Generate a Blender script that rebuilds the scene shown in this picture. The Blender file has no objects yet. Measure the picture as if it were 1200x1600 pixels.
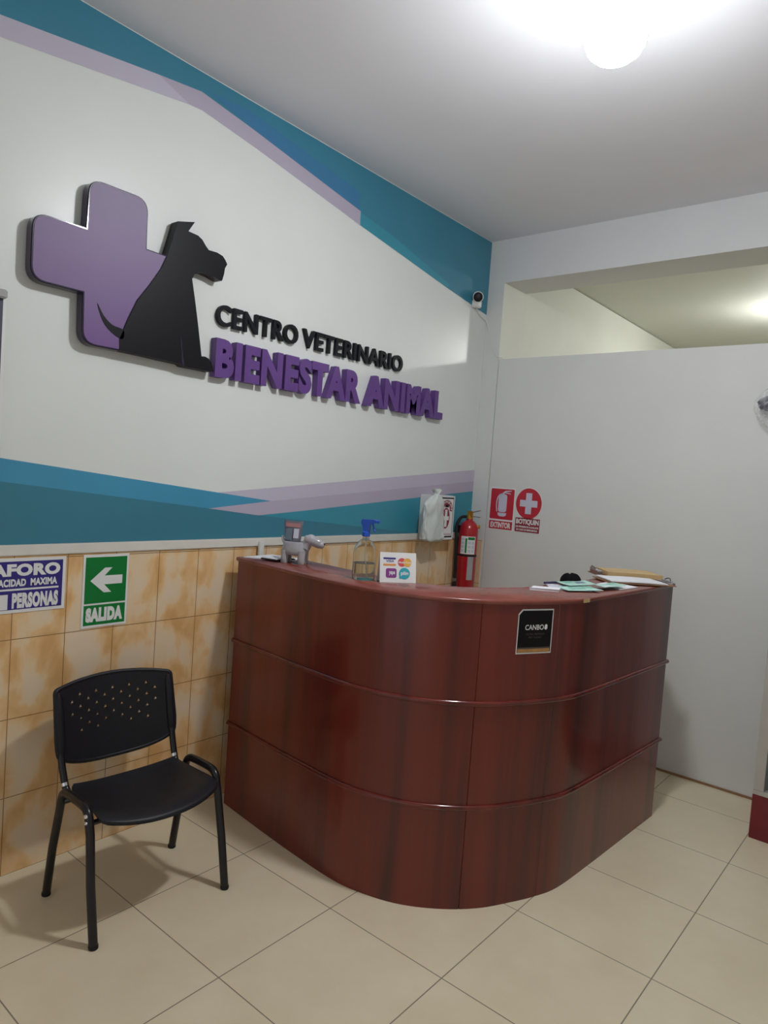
import bpy, bmesh, math, random
from mathutils import Vector, Matrix, noise
random.seed(7)
SC = bpy.context.scene
COL = SC.collection
PI = math.pi

# ------------------------------------------------------------------ camera, world, exposure
cam_data = bpy.data.cameras.new('camera')
cam = bpy.data.objects.new('camera', cam_data)
COL.objects.link(cam)
cam_data.sensor_fit = 'VERTICAL'
cam_data.sensor_height = 24.0
cam_data.lens = 24.0 * 1085.18 / 1600.0
cam_data.clip_start = 0.02
CR, CU, CF = (0.7668, 0.6379, 0.0715), (-0.0877, -0.0063, 0.9961), (-0.6358, 0.7701, -0.0511)
cam.matrix_world = Matrix(((CR[0], CU[0], -CF[0], 2.6457), (CR[1], CU[1], -CF[1], -4.1668),
                           (CR[2], CU[2], -CF[2], 1.598), (0, 0, 0, 1)))
SC.camera = cam
world = bpy.data.worlds.new('world')
SC.world = world
world.use_nodes = True
world.node_tree.nodes['Background'].inputs[0].default_value = (0.95, 0.97, 1.0, 1)
world.node_tree.nodes['Background'].inputs[1].default_value = 0.27
SC.view_settings.view_transform = 'Standard'
SC.view_settings.look = 'None'
SC.view_settings.gamma = 1.0
SC.view_settings.use_curve_mapping = False
SC.view_settings.exposure = 1.2
LAMP_FRONT = (1.685, -2.03, 3.02)
LAMP_BACK = (1.50, 2.30, 3.02)
FRONT_STRENGTH = 121.0
BACK_STRENGTH = 105.0

# ------------------------------------------------------------------ materials
def lin(c):
    return tuple((x / 255 / 12.92) if x / 255 <= 0.04045 else ((x / 255 + 0.055) / 1.055) ** 2.4 for x in c)

class NT:
    def __init__(s, name):
        s.m = bpy.data.materials.new(name)
        s.m.use_nodes = True
        s.t = s.m.node_tree
        s.b = s.t.nodes['Principled BSDF']
    def n(s, typ, **kw):
        nd = s.t.nodes.new(typ)
        for k, v in kw.items():
            if k in nd.bl_rna.properties.keys():
                setattr(nd, k, v)
            else:
                nd.inputs[k.replace('_', ' ')].default_value = v
        return nd
    def l(s, a, b):
        s.t.links.new(a, b)
    def ramp(s, fac, stops, interp='LINEAR'):
        r = s.t.nodes.new('ShaderNodeValToRGB')
        r.color_ramp.interpolation = interp
        while len(r.color_ramp.elements) < len(stops):
            r.color_ramp.elements.new(0.5)
        for e, (p, c) in zip(r.color_ramp.elements, stops):
            e.position = p
            e.color = (*c, 1)
        s.l(fac, r.inputs[0])
        return r
    def coords(s, scale=(1, 1, 1), rot=(0, 0, 0), loc=(0, 0, 0)):
        tc = s.t.nodes.new('ShaderNodeTexCoord')
        mp = s.t.nodes.new('ShaderNodeMapping')
        mp.inputs['Scale'].default_value = scale
        mp.inputs['Rotation'].default_value = rot
        mp.inputs['Location'].default_value = loc
        s.l(tc.outputs['Object'], mp.inputs[0])
        return mp.outputs[0]
    def bump(s, h, strength=0.2, dist=0.002):
        b = s.t.nodes.new('ShaderNodeBump')
        b.inputs['Strength'].default_value = strength
        b.inputs['Distance'].default_value = dist
        s.l(h, b.inputs['Height'])
        s.l(b.outputs[0], s.b.inputs['Normal'])

def mat(name, srgb, rough=0.5, metal=0.0, var=0.06, scale=12.0, spec=0.5, coat=0.0, bump=0.0, stretch=(1, 1, 1)):
    """plain material with a slight procedural tone variation"""
    k = NT(name)
    c = lin(srgb)
    co = k.coords(stretch)
    nz = k.n('ShaderNodeTexNoise', Scale=scale, Detail=3.0)
    k.l(co, nz.inputs['Vector'])
    r = k.ramp(nz.outputs['Fac'], [(0.3, tuple(x * (1 - var) for x in c)), (0.7, tuple(min(1, x * (1 + var)) for x in c))])
    k.l(r.outputs[0], k.b.inputs['Base Color'])
    k.b.inputs['Roughness'].default_value = rough
    k.b.inputs['Metallic'].default_value = metal
    k.b.inputs['Specular IOR Level'].default_value = spec
    k.b.inputs['Coat Weight'].default_value = coat
    k.b.inputs['Coat Roughness'].default_value = 0.1
    if bump:
        k.bump(nz.outputs['Fac'], bump, 0.003)
    return k.m

M = {}
M['wall_paint'] = mat('wall_paint', (220, 221, 218), 0.55, var=0.02, scale=3)
M['wall_warm'] = mat('wall_warm_paint', (228, 230, 220), 0.6, var=0.03, scale=2)
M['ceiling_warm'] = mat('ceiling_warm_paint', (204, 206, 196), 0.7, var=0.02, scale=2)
M['ceiling_paint'] = mat('ceiling_paint', (232, 232, 238), 0.7, var=0.02, scale=2)
M['beam_paint'] = mat('beam_paint', (219, 220, 222), 0.6, var=0.02, scale=3)
M['mural_white'] = mat('mural_white', (226, 229, 227), 0.33, var=0.015, scale=3)
M['mural_teal'] = mat('mural_teal', (60, 132, 158), 0.35, var=0.06, scale=2)
M['mural_deep'] = mat('mural_deep_teal', (62, 126, 148), 0.35, var=0.06, scale=2)
M['mural_blue'] = mat('mural_blue', (70, 150, 186), 0.35, var=0.05, scale=2)
M['mural_midblue'] = mat('mural_mid_blue', (62, 124, 168), 0.35, var=0.05, scale=2)
M['mural_sea'] = mat('mural_sea_teal', (58, 146, 168), 0.35, var=0.05, scale=2)
M['mural_lilac'] = mat('mural_lilac', (196, 190, 208), 0.35, var=0.02, scale=2)
M['mural_mauve'] = mat('mural_mauve', (184, 174, 194), 0.35, var=0.02, scale=2)
M['trim_white'] = mat('trim_white', (222, 218, 210), 0.45, var=0.05, scale=8)
M['black_plastic'] = mat('black_plastic', (29, 28, 33), 0.42, spec=0.3, var=0.1, scale=60, bump=0.05)
M['black_metal'] = mat('black_metal', (22, 20, 25), 0.3, var=0.1, scale=30)
M['rubber'] = mat('black_rubber', (18, 18, 19), 0.7)
M['chrome'] = mat('chrome', (225, 225, 230), 0.15, 1.0, var=0.02)
M['steel'] = mat('dull_steel', (160, 160, 162), 0.35, 1.0, var=0.05)
M['white_plastic'] = mat('white_plastic', (225, 225, 222), 0.35, var=0.02)
M['paper'] = mat('white_paper', (232, 233, 238), 0.7, var=0.02, scale=20)
M['print_white'] = mat('print_white', (232, 232, 232), 0.4, var=0.02)
M['print_black'] = mat('print_black', (16, 14, 18), 0.45, var=0.05, spec=0.2)
M['print_green'] = mat('print_green', (0, 122, 52), 0.4, var=0.04)
M['print_navy'] = mat('print_navy', (50, 40, 128), 0.4, var=0.04)
M['print_red'] = mat('print_red', (192, 40, 56), 0.4, var=0.04)
M['print_dark_red'] = mat('print_dark_red', (140, 40, 56), 0.4, var=0.04)
M['print_pale'] = mat('print_pale', (206, 206, 222), 0.4, var=0.02)
M['print_gold'] = mat('print_gold', (176, 128, 72), 0.4, var=0.2, scale=40)
M['print_grey'] = mat('print_grey', (74, 68, 66), 0.4)
M['print_blue'] = mat('print_blue', (60, 72, 150), 0.4)
M['print_orange'] = mat('print_orange', (226, 150, 80), 0.4)
M['print_coral'] = mat('print_coral', (214, 84, 92), 0.4)
M['print_yellow'] = mat('print_yellow', (228, 176, 82), 0.4)
M['print_purple'] = mat('print_purple', (136, 62, 140), 0.4)
M['print_turquoise'] = mat('print_turquoise', (52, 168, 186), 0.4)
M['logo_black'] = mat('logo_black_acrylic', (14, 14, 20), 0.42, var=0.05, spec=0.2)
M['logo_edge'] = mat('logo_dark_edge', (40, 28, 62), 0.18, var=0.05, coat=0.5)
M['letter_black'] = mat('letter_black', (12, 14, 24), 0.5, spec=0.25)
M['letter_purple'] = mat('letter_purple', (98, 62, 134), 0.42, var=0.05)
M['ceramic'] = mat('grey_ceramic', (176, 174, 180), 0.2, var=0.12, scale=14, coat=0.4)
M['pouch_foil'] = mat('foil_pouch', (122, 120, 132), 0.3, 0.35, var=0.15, scale=20)
M['pouch_rose'] = mat('pouch_rose_print', (176, 124, 126), 0.4)
M['red_paint'] = mat('red_enamel', (176, 26, 38), 0.28, var=0.06, coat=0.3)
M['brass'] = mat('yellow_brass', (206, 150, 60), 0.35, 0.6)
M['tan_board'] = mat('tan_hardboard', (150, 112, 78), 0.55, var=0.15, scale=40)
M['manila'] = mat('manila_paper', (208, 178, 128), 0.6, var=0.05)
M['mint_paper'] = mat('mint_paper', (172, 212, 200), 0.55, var=0.12, scale=50)
M['mint_dark'] = mat('mint_dark_ink', (128, 184, 166), 0.55, var=0.2, scale=60)
M['slate_ink'] = mat('slate_ink', (110, 124, 140), 0.55)
M['navy_plastic'] = mat('navy_plastic', (52, 46, 88), 0.35)
M['black_cloth'] = mat('black_cloth', (18, 16, 20), 0.9, spec=0.1, var=0.2, scale=60, bump=0.3)
M['blue_plastic'] = mat('blue_plastic', (32, 86, 196), 0.35, var=0.05)
M['bag_white'] = mat('white_bag_film', (214, 220, 216), 0.38, var=0.06, scale=10)
M['aluminium'] = mat('aluminium_frame', (188, 184, 178), 0.4, 0.3, var=0.04)
M['maroon'] = mat('maroon_tile', (112, 26, 34), 0.3, var=0.12, scale=8)
M['dark_violet'] = mat('dark_violet_cloth', (48, 42, 70), 0.6, var=0.3, scale=30)
M['banner_dark'] = mat('banner_dark', (72, 72, 92), 0.5)
M['grey_plastic'] = mat('grey_plastic', (168, 168, 168), 0.45)

def glass(name, col, rough=0.02, ior=1.45, alpha=None):
    k = NT(name)
    k.b.inputs['Base Color'].default_value = (*lin(col), 1)
    k.b.inputs['Roughness'].default_value = rough
    k.b.inputs['Transmission Weight'].default_value = 1.0
    k.b.inputs['IOR'].default_value = ior
    nz = k.n('ShaderNodeTexNoise', Scale=30.0)
    k.bump(nz.outputs['Fac'], 0.02, 0.002)
    return k.m
M['clear_plastic'] = glass('clear_plastic', (246, 246, 240), 0.03, 1.2)
M['liquid'] = glass('clear_liquid', (238, 236, 226), 0.0, 1.2)
M['glass_pane'] = glass('glass_pane', (210, 222, 222), 0.0, 1.45)
def film():
    k = NT('clear_film')
    k.b.inputs['Base Color'].default_value = (0.85, 0.85, 0.88, 1)
    k.b.inputs['Roughness'].default_value = 0.15
    nz = k.n('ShaderNodeTexNoise', Scale=9.0)
    r = k.ramp(nz.outputs['Fac'], [(0.4, (0.10, 0.10, 0.10)), (0.7, (0.42, 0.42, 0.42))])
    k.l(r.outputs[0], k.b.inputs['Alpha'])
    return k.m
M['clear_film'] = film()

def emission(name, col, strength):
    k = NT(name)
    k.b.inputs['Base Color'].default_value = (0.9, 0.9, 0.9, 1)
    k.b.inputs['Emission Color'].default_value = (*col, 1)
    k.b.inputs['Emission Strength'].default_value = strength
    return k.m
M['bulb_front'] = emission('bulb_cool_white', (0.96, 0.985, 1.0), FRONT_STRENGTH)
M['bulb_neck'] = emission('bulb_neck_glare', (0.98, 0.99, 1.0), 5.0)  # glow added to the neck to imitate the lamp's overexposed glare
M['bulb_back'] = emission('bulb_neutral_white', (1.0, 1.0, 0.97), BACK_STRENGTH)

def floor_mat():
    k = NT('porcelain_floor_tiles')
    co = k.coords(loc=(-0.996, 2.315, 0))
    br = k.n('ShaderNodeTexBrick', offset=0.0, squash=1.0)
    br.inputs['Scale'].default_value = 1.0
    br.inputs['Brick Width'].default_value = 0.5
    br.inputs['Row Height'].default_value = 0.5
    br.inputs['Mortar Size'].default_value = 0.0022
    br.inputs['Mortar Smooth'].default_value = 0.2
    br.inputs['Bias'].default_value = 0.0
    k.l(co, br.inputs['Vector'])
    nz = k.n('ShaderNodeTexNoise', Scale=3.2, Detail=6.0, Roughness=0.6)
    k.l(co, nz.inputs['Vector'])
    a, b = lin((232, 220, 192)), lin((222, 208, 178))
    r = k.ramp(nz.outputs['Fac'], [(0.3, b), (0.7, a)])
    k.l(r.outputs[0], br.inputs['Color1'])
    k.l(r.outputs[0], br.inputs['Color2'])
    br.inputs['Mortar'].default_value = (*lin((140, 128, 110)), 1)
    k.l(br.outputs['Color'], k.b.inputs['Base Color'])
    k.b.inputs['Roughness'].default_value = 0.32
    k.b.inputs['Specular IOR Level'].default_value = 0.4
    inv = k.n('ShaderNodeMath', operation='SUBTRACT')
    inv.inputs[0].default_value = 1.0
    k.l(br.outputs['Fac'], inv.inputs[1])
    k.bump(inv.outputs[0], 0.3, 0.001)
    return k.m
M['floor_tiles'] = floor_mat()

def wainscot_mat():
    k = NT('sandstone_look_wall_tiles')
    tc = k.t.nodes.new('ShaderNodeTexCoord')
    sx = k.n('ShaderNodeSeparateXYZ')
    k.l(tc.outputs['Object'], sx.inputs[0])
    add = k.n('ShaderNodeMath', operation='ADD')      # run of the wall: y on the long wall, x on the column
    k.l(sx.outputs[0], add.inputs[0])
    k.l(sx.outputs[1], add.inputs[1])
    ad2 = k.n('ShaderNodeMath', operation='ADD')
    k.l(add.outputs[0], ad2.inputs[0])
    ad2.inputs[1].default_value = 0.064
    cx = k.n('ShaderNodeCombineXYZ')
    k.l(ad2.outputs[0], cx.inputs[0])
    k.l(sx.outputs[2], cx.inputs[1])
    br = k.n('ShaderNodeTexBrick', offset=0.0, squash=1.0)
    br.inputs['Scale'].default_value = 1.0
    br.inputs['Brick Width'].default_value = 0.2
    br.inputs['Row Height'].default_value = 0.3
    br.inputs['Mortar Size'].default_value = 0.0016
    br.inputs['Mortar Smooth'].default_value = 0.15
    k.l(cx.outputs[0], br.inputs['Vector'])
    # blotches: pale middles and ochre borders, broken up by noise, different on every tile
    def frac(sock, size):
        dv = k.n('ShaderNodeMath', operation='DIVIDE'); k.l(sock, dv.inputs[0]); dv.inputs[1].default_value = size
        fr = k.n('ShaderNodeMath', operation='FRACT'); k.l(dv.outputs[0], fr.inputs[0])
        pp = k.n('ShaderNodeMath', operation='PINGPONG'); k.l(dv.outputs[0], pp.inputs[0]); pp.inputs[1].default_value = 0.5
        return pp.outputs[0]
    eu, ev = frac(ad2.outputs[0], 0.2), frac(sx.outputs[2], 0.3)
    mn = k.n('ShaderNodeMath', operation='MULTIPLY'); k.l(eu, mn.inputs[0]); k.l(ev, mn.inputs[1])      # 0 at the edge, .25 in the middle
    n1 = k.n('ShaderNodeTexNoise', Scale=7.5, Detail=3.0, Roughness=0.5, Distortion=0.35)
    mp = k.n('ShaderNodeMapping')
    mp.inputs['Scale'].default_value = (1.2, 0.7, 1)
    k.l(cx.outputs[0], mp.inputs[0])
    k.l(mp.outputs[0], n1.inputs['Vector'])
    sm = k.n('ShaderNodeMath', operation='MULTIPLY_ADD')
    k.l(mn.outputs[0], sm.inputs[0]); sm.inputs[1].default_value = -0.75; k.l(n1.outputs['Fac'], sm.inputs[2])
    r = k.ramp(sm.outputs[0], [(0.32, lin((234, 212, 184))), (0.42, lin((236, 208, 170))), (0.49, lin((234, 194, 142))), (0.62, lin((220, 172, 114)))])
    k.l(r.outputs[0], br.inputs['Color1'])
    k.l(r.outputs[0], br.inputs['Color2'])
    br.inputs['Mortar'].default_value = (*lin((146, 108, 72)), 1)
    k.l(br.outputs['Color'], k.b.inputs['Base Color'])
    k.b.inputs['Roughness'].default_value = 0.3
    inv = k.n('ShaderNodeMath', operation='SUBTRACT')
    inv.inputs[0].default_value = 1.0
    k.l(br.outputs['Fac'], inv.inputs[1])
    k.bump(inv.outputs[0], 0.35, 0.001)
    return k.m
M['wainscot_tiles'] = wainscot_mat()

def wood_mat(name, dark, mid, light, rough=0.28):
    k = NT(name)
    co = k.coords((6.5, 6.5, 0.3), loc=(2.9, 1.7, 0))
    n1 = k.n('ShaderNodeTexNoise', Scale=1.0, Detail=4.0, Roughness=0.55, Distortion=0.4)
    k.l(co, n1.inputs['Vector'])
    co2 = k.coords((26, 26, 0.8))
    n2 = k.n('ShaderNodeTexNoise', Scale=1.0, Detail=5.0, Roughness=0.6, Distortion=0.3)
    k.l(co2, n2.inputs['Vector'])
    mx = k.n('ShaderNodeMath', operation='MULTIPLY_ADD')
    k.l(n2.outputs['Fac'], mx.inputs[0])
    mx.inputs[1].default_value = 0.16
    k.l(n1.outputs['Fac'], mx.inputs[2])
    r = k.ramp(mx.outputs[0], [(0.38, dark), (0.56, mid), (0.74, light)])
    k.l(r.outputs[0], k.b.inputs['Base Color'])
    k.b.inputs['Roughness'].default_value = rough
    k.b.inputs['Coat Weight'].default_value = 0.25
    k.b.inputs['Coat Roughness'].default_value = 0.07
    k.bump(n2.outputs['Fac'], 0.03, 0.001)
    return k.m
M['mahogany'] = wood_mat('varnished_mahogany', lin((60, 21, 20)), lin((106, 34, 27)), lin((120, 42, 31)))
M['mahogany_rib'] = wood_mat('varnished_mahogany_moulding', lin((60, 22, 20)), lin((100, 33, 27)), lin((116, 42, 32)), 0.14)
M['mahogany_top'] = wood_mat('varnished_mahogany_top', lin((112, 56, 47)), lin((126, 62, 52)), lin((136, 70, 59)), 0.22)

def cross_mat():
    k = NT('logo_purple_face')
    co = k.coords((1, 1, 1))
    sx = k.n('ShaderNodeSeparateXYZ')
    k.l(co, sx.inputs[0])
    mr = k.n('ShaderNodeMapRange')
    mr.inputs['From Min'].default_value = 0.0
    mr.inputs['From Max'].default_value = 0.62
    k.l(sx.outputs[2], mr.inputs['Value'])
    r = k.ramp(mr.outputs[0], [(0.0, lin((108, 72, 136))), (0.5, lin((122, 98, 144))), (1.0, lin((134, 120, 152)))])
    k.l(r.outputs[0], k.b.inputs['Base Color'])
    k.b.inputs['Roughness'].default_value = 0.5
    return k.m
M['logo_purple'] = cross_mat()

# ------------------------------------------------------------------ mesh builder
class MB:
    def __init__(s):
        s.v, s.f, s.mi = [], [], []
        s.cur = 0
    def m(s, i):
        s.cur = i
        return s
    def add(s, vs, fs):
        o = len(s.v)
        s.v += [tuple(p) for p in vs]
        for f in fs:
            s.f.append([o + i for i in f])
            s.mi.append(s.cur)
        return s
    def box(s, x0, x1, y0, y1, z0, z1, bev=0.0, seg=2):
        bm = bmesh.new()
        bmesh.ops.create_cube(bm, size=1.0)
        for v in bm.verts:
            v.co = Vector((x0 + (v.co.x + .5) * (x1 - x0), y0 + (v.co.y + .5) * (y1 - y0), z0 + (v.co.z + .5) * (z1 - z0)))
        if bev:
            bmesh.ops.bevel(bm, geom=list(bm.edges), offset=bev, segments=seg, affect='EDGES')
        return s.bm(bm)
    def bm(s, bm):
        bm.verts.index_update()
        s.add([v.co[:] for v in bm.verts], [[v.index for v in f.verts] for f in bm.faces])
        bm.free()
        return s
    def prism(s, pts, fn, d0, d1):
        """closed solid: outline pts (a,b) mapped by fn(a,b,d) at two depths"""
        n = len(pts)
        vs = [fn(a, b, d0) for a, b in pts] + [fn(a, b, d1) for a, b in pts]
        fs = [list(range(n))[::-1], list(range(n, 2 * n))] + [[i, (i + 1) % n, n + (i + 1) % n, n + i] for i in range(n)]
        return s.add(vs, fs)
    def flat(s, pts, fn, d):
        return s.add([fn(a, b, d) for a, b in pts], [list(range(len(pts)))])
    def tube(s, path, r, n=10, cap=True, closed=False, squash=None):
        P = [Vector(p) for p in path]
        R = r if isinstance(r, (list, tuple)) else [r] * len(P)
        vs, fs = [], []
        up = None
        L = len(P)
        for i, p in enumerate(P):
            if closed:
                t = (P[(i + 1) % L] - P[i - 1]).normalized()
            else:
                t = ((P[min(i + 1, L - 1)] - P[max(i - 1, 0)])).normalized()
            if up is None:
                a = Vector((0, 0, 1)) if abs(t.z) < .9 else Vector((1, 0, 0))
                up = (a - t * a.dot(t)).normalized()
            else:
                up = (up - t * up.dot(t)).normalized()
            sd = t.cross(up)
            for k in range(n):
                an = 2 * PI * k / n
                q = up * math.cos(an) + sd * math.sin(an)
                if squash:
                    q = Vector((q.x * squash[0], q.y * squash[1], q.z * squash[2]))
                vs.append(p + q * R[i])
        for i in range(L if closed else L - 1):
            j = (i + 1) % L
            for k in range(n):
                k2 = (k + 1) % n
                fs.append([i * n + k, i * n + k2, j * n + k2, j * n + k])
        if cap and not closed:
            fs.append(list(range(n))[::-1])
            fs.append([(L - 1) * n + k for k in range(n)])
        return s.add(vs, fs)
    def lathe(s, prof, c=(0, 0, 0), n=32, axis='z', sx=1.0, sy=1.0):
        vs, fs = [], []
        for r, h in prof:
            for k in range(n):
                a = 2 * PI * k / n
                u, w = r * math.cos(a) * sx, r * math.sin(a) * sy
                if axis == 'z': q = (u, w, h)
                elif axis == 'x': q = (h, u, w)
                else: q = (u, h, w)
                vs.append((c[0] + q[0], c[1] + q[1], c[2] + q[2]))
        m = len(prof)
        for i in range(m - 1):
            for k in range(n):
                k2 = (k + 1) % n
                fs.append([i * n + k, i * n + k2, (i + 1) * n + k2, (i + 1) * n + k])
        fs.append(list(range(n))[::-1])
        fs.append([(m - 1) * n + k for k in range(n)])
        return s.add(vs, fs)
    def ball(s, c, r, sc=(1, 1, 1), fn=None, seg=24, rings=16):
        bm = bmesh.new()
        bmesh.ops.create_uvsphere(bm, u_segments=seg, v_segments=rings, radius=1.0)
        for v in bm.verts:
            p = v.co.copy()
            k = fn(p) if fn else 1.0
            v.co = Vector((c[0] + p.x * r * sc[0] * k, c[1] + p.y * r * sc[1] * k, c[2] + p.z * r * sc[2] * k))
        return s.bm(bm)
    def xf(s, mtx):
        s.v = [tuple(mtx @ Vector(p)) for p in s.v]
        return s
    def build(s, name, mats, parent=None, world=True, angle=35, loc=None, weld=0.00005):
        me = bpy.data.meshes.new(name)
        off = Vector((0, 0, 0))
        if parent is not None and world:
            off = Vector(ABS[parent.name])
        if loc is not None:
            off = Vector(loc)
        me.from_pydata([tuple(Vector(p) - off) for p in s.v], [], s.f)
        ms = mats if isinstance(mats, (list, tuple)) else [mats]
        for m in ms:
            me.materials.append(M[m])
        me.polygons.foreach_set('material_index', s.mi)
        bm = bmesh.new()
        bm.from_mesh(me)
        bmesh.ops.remove_doubles(bm, verts=bm.verts, dist=weld)
        bmesh.ops.recalc_face_normals(bm, faces=bm.faces)
        bm.to_mesh(me)
        bm.free()
        me.polygons.foreach_set('use_smooth', [True] * len(me.polygons))
        me.set_sharp_from_angle(angle=math.radians(angle))
        o = bpy.data.objects.new(name, me)
        COL.objects.link(o)
        if parent is not None:
            o.parent = parent
            ABS[o.name] = ABS[parent.name]
        else:
            o.location = off
            ABS[o.name] = tuple(off)
        return o
ABS = {}

def tag(o, label, cat, group=None):
    o['label'] = label
    o['category'] = cat
    if group:
        o['group'] = group
    return o
def thing(name, label, cat, loc=(0, 0, 0), rotz=0.0, group=None):
    o = bpy.data.objects.new(name, None)
    o.empty_display_size = 0.05
    COL.objects.link(o)
    o.location = loc
    o.rotation_euler = (0, 0, rotz)
    ABS[o.name] = tuple(loc)
    return tag(o, label, cat, group)
def struct(o):
    o['kind'] = 'structure'
    return o

# planes that printed things sit on: fn(u, v, d): u right, v up, d out of the surface
def on_left(y0=0.0, z0=0.0, x0=0.0):
    return lambda u, v, d: (x0 + d, y0 + u, z0 + v)
def on_back(x0=0.0, z0=0.0, y0=0.0):
    return lambda u, v, d: (x0 + u, y0 - d, z0 + v)

def text2d(txt, bold=0.0, spacing=1.0, shear=0.0):
    cu = bpy.data.curves.new('txt', 'FONT')
    cu.body = txt
    cu.size = 1.0
    cu.offset = bold
    cu.space_character = spacing
    cu.shear = shear
    cu.resolution_u = 4
    ob = bpy.data.objects.new('txt', cu)
    me = bpy.data.meshes.new_from_object(ob)
    vs = [(v.co.x, v.co.y) for v in me.vertices]
    fs = [list(p.vertices) for p in me.polygons]
    bpy.data.objects.remove(ob)
    bpy.data.curves.remove(cu)
    bpy.data.meshes.remove(me)
    return vs, fs
def fit(vs, u0, u1, v0, v1):
    ax, bx = min(v[0] for v in vs), max(v[0] for v in vs)
    ay, by = min(v[1] for v in vs), max(v[1] for v in vs)
    return [(u0 + (v[0] - ax) / (bx - ax) * (u1 - u0), v0 + (v[1] - ay) / (by - ay) * (v1 - v0)) for v in vs]
def text_on(mb, fn, txt, u0, u1, v0, v1, d, bold=0.0, spacing=1.0, shear=0.0):
    vs, fs = text2d(txt, bold, spacing, shear)
    vs = fit(vs, u0, u1, v0, v1)
    mb.add([fn(a, b, d) for a, b in vs], fs)
def islands(vs, fs):
    par = list(range(len(vs)))
    def find(a):
        while par[a] != a:
            par[a] = par[par[a]]
            a = par[a]
        return a
    # merge coincident points first
    key = {}
    for i, v in enumerate(vs):
        k = (round(v[0], 5), round(v[1], 5))
        if k in key: par[find(i)] = find(key[k])
        else: key[k] = i
    for f in fs:
        for a in f[1:]:
            par[find(a)] = find(f[0])
    gr = {}
    for f in fs:
        gr.setdefault(find(f[0]), []).append(f)
    out = []
    for g in gr.values():
        idx = sorted({i for f in g for i in f})
        mp = {a: b for b, a in enumerate(idx)}
        out.append(([vs[i] for i in idx], [[mp[i] for i in f] for f in g]))
    out.sort(key=lambda e: min(v[0] for v in e[0]))
    return out
def solid2d(mb, vs, fs, fn, d0, d1):
    n = len(vs)
    edges = {}
    for f in fs:
        for a, b in zip(f, f[1:] + f[:1]):
            k = (min(a, b), max(a, b))
            edges.setdefault(k, []).append((a, b))
    V = [fn(a, b, d0) for a, b in vs] + [fn(a, b, d1) for a, b in vs]
    F = [f[::-1] for f in fs] + [[i + n for i in f] for f in fs]
    for k, e in edges.items():
        if len(e) == 1:
            a, b = e[0]
            F.append([a, b, b + n, a + n])
    mb.add(V, F)
def rrect(u0, u1, v0, v1, r, n=5):
    out = []
    for cx, cy, a0 in ((u1 - r, v1 - r, 0), (u0 + r, v1 - r, 90), (u0 + r, v0 + r, 180), (u1 - r, v0 + r, 270)):
        for i in range(n + 1):
            a = math.radians(a0 + 90 * i / n)
            out.append((cx + r * math.cos(a), cy + r * math.sin(a)))
    return out
def rect(u0, u1, v0, v1):
    return [(u0, v0), (u1, v0), (u1, v1), (u0, v1)]
def circ(cx, cy, rx, ry=None, n=36):
    ry = ry or rx
    return [(cx + rx * math.cos(2 * PI * k / n), cy + ry * math.sin(2 * PI * k / n)) for k in range(n)]
def cross(cx, cy, L, w, Lv=None):
    Lv = Lv or L
    return [(cx - w, cy - Lv), (cx + w, cy - Lv), (cx + w, cy - w), (cx + L, cy - w), (cx + L, cy + w), (cx + w, cy + w),
            (cx + w, cy + Lv), (cx - w, cy + Lv), (cx - w, cy + w), (cx - L, cy + w), (cx - L, cy - w), (cx - w, cy - w)]
def smooth(pts, n=6, closed=False):
    out = []
    L = len(pts)
    rng = range(L if closed else L - 1)
    for i in rng:
        g = (lambda k: pts[k % L]) if closed else (lambda k: pts[min(max(k, 0), L - 1)])
        p0, p1, p2, p3 = g(i - 1), g(i), g(i + 1), g(i + 2)
        for k in range(n):
            t = k / n
            out.append(tuple(0.5 * ((2 * b) + (-a + c) * t + (2 * a - 5 * b + 4 * c - d) * t * t + (-a + 3 * b - 3 * c + d) * t ** 3)
                             for a, b, c, d in zip(p0, p1, p2, p3)))
    if not closed:
        out.append(tuple(pts[-1]))
    return out

# ================================================================== the room
XR, YF, H = 4.3, -6.2, 3.266           # right wall, street-side wall, ceiling
struct(MB().box(-0.1, XR + 0.1, YF - 0.1, 4.6, -0.06, 0).build('floor', 'floor_tiles'))
struct(MB().box(-0.1, XR + 0.1, YF - 0.1, 0.0, H, H + 0.1).build('ceiling', 'ceiling_paint'))

# left wall with its painted/vinyl mural (each colour a shape of its own)
w = MB()
w.box(-0.1, 0.0, YF, 0.0, 0, H)
fl = on_left()
e = 0.0006
YL = -4.6                               # the bands run on past the left edge of the photograph
w.m(1).flat([(YL, 1.25), (-0.001, 1.25), (-0.001, 3.24), (YL, 3.24)], fl, e)
# lower bands
w.m(3).flat([(YL, 1.25), (-0.001, 1.25), (-0.001, 1.539), (-1.599, 1.3905), (-1.93, 1.363), (-2.225, 1.394), (-3.13, 1.482), (YL, 1.63)], fl, e * 2)
w.m(4).flat([(YL, 1.63), (-3.13, 1.482), (-2.225, 1.394), (-1.852, 1.435), (-3.133, 1.566), (YL, 1.715)], fl, e * 2)
w.m(6).flat([(-1.93, 1.363), (-1.599, 1.3905), (-0.001, 1.539), (-0.001, 1.25), (-0.6, 1.25)], fl, e * 3)
w.m(8).flat([(-2.225, 1.394), (-1.93, 1.363), (-1.599, 1.3905), (-0.001, 1.539), (-0.001, 1.608), (-1.852, 1.435)], fl, e * 3)
w.m(7).flat([(-2.18, 1.4687), (-1.852, 1.435), (-0.001, 1.608), (-0.001, 1.689)], fl, e * 3)
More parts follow.
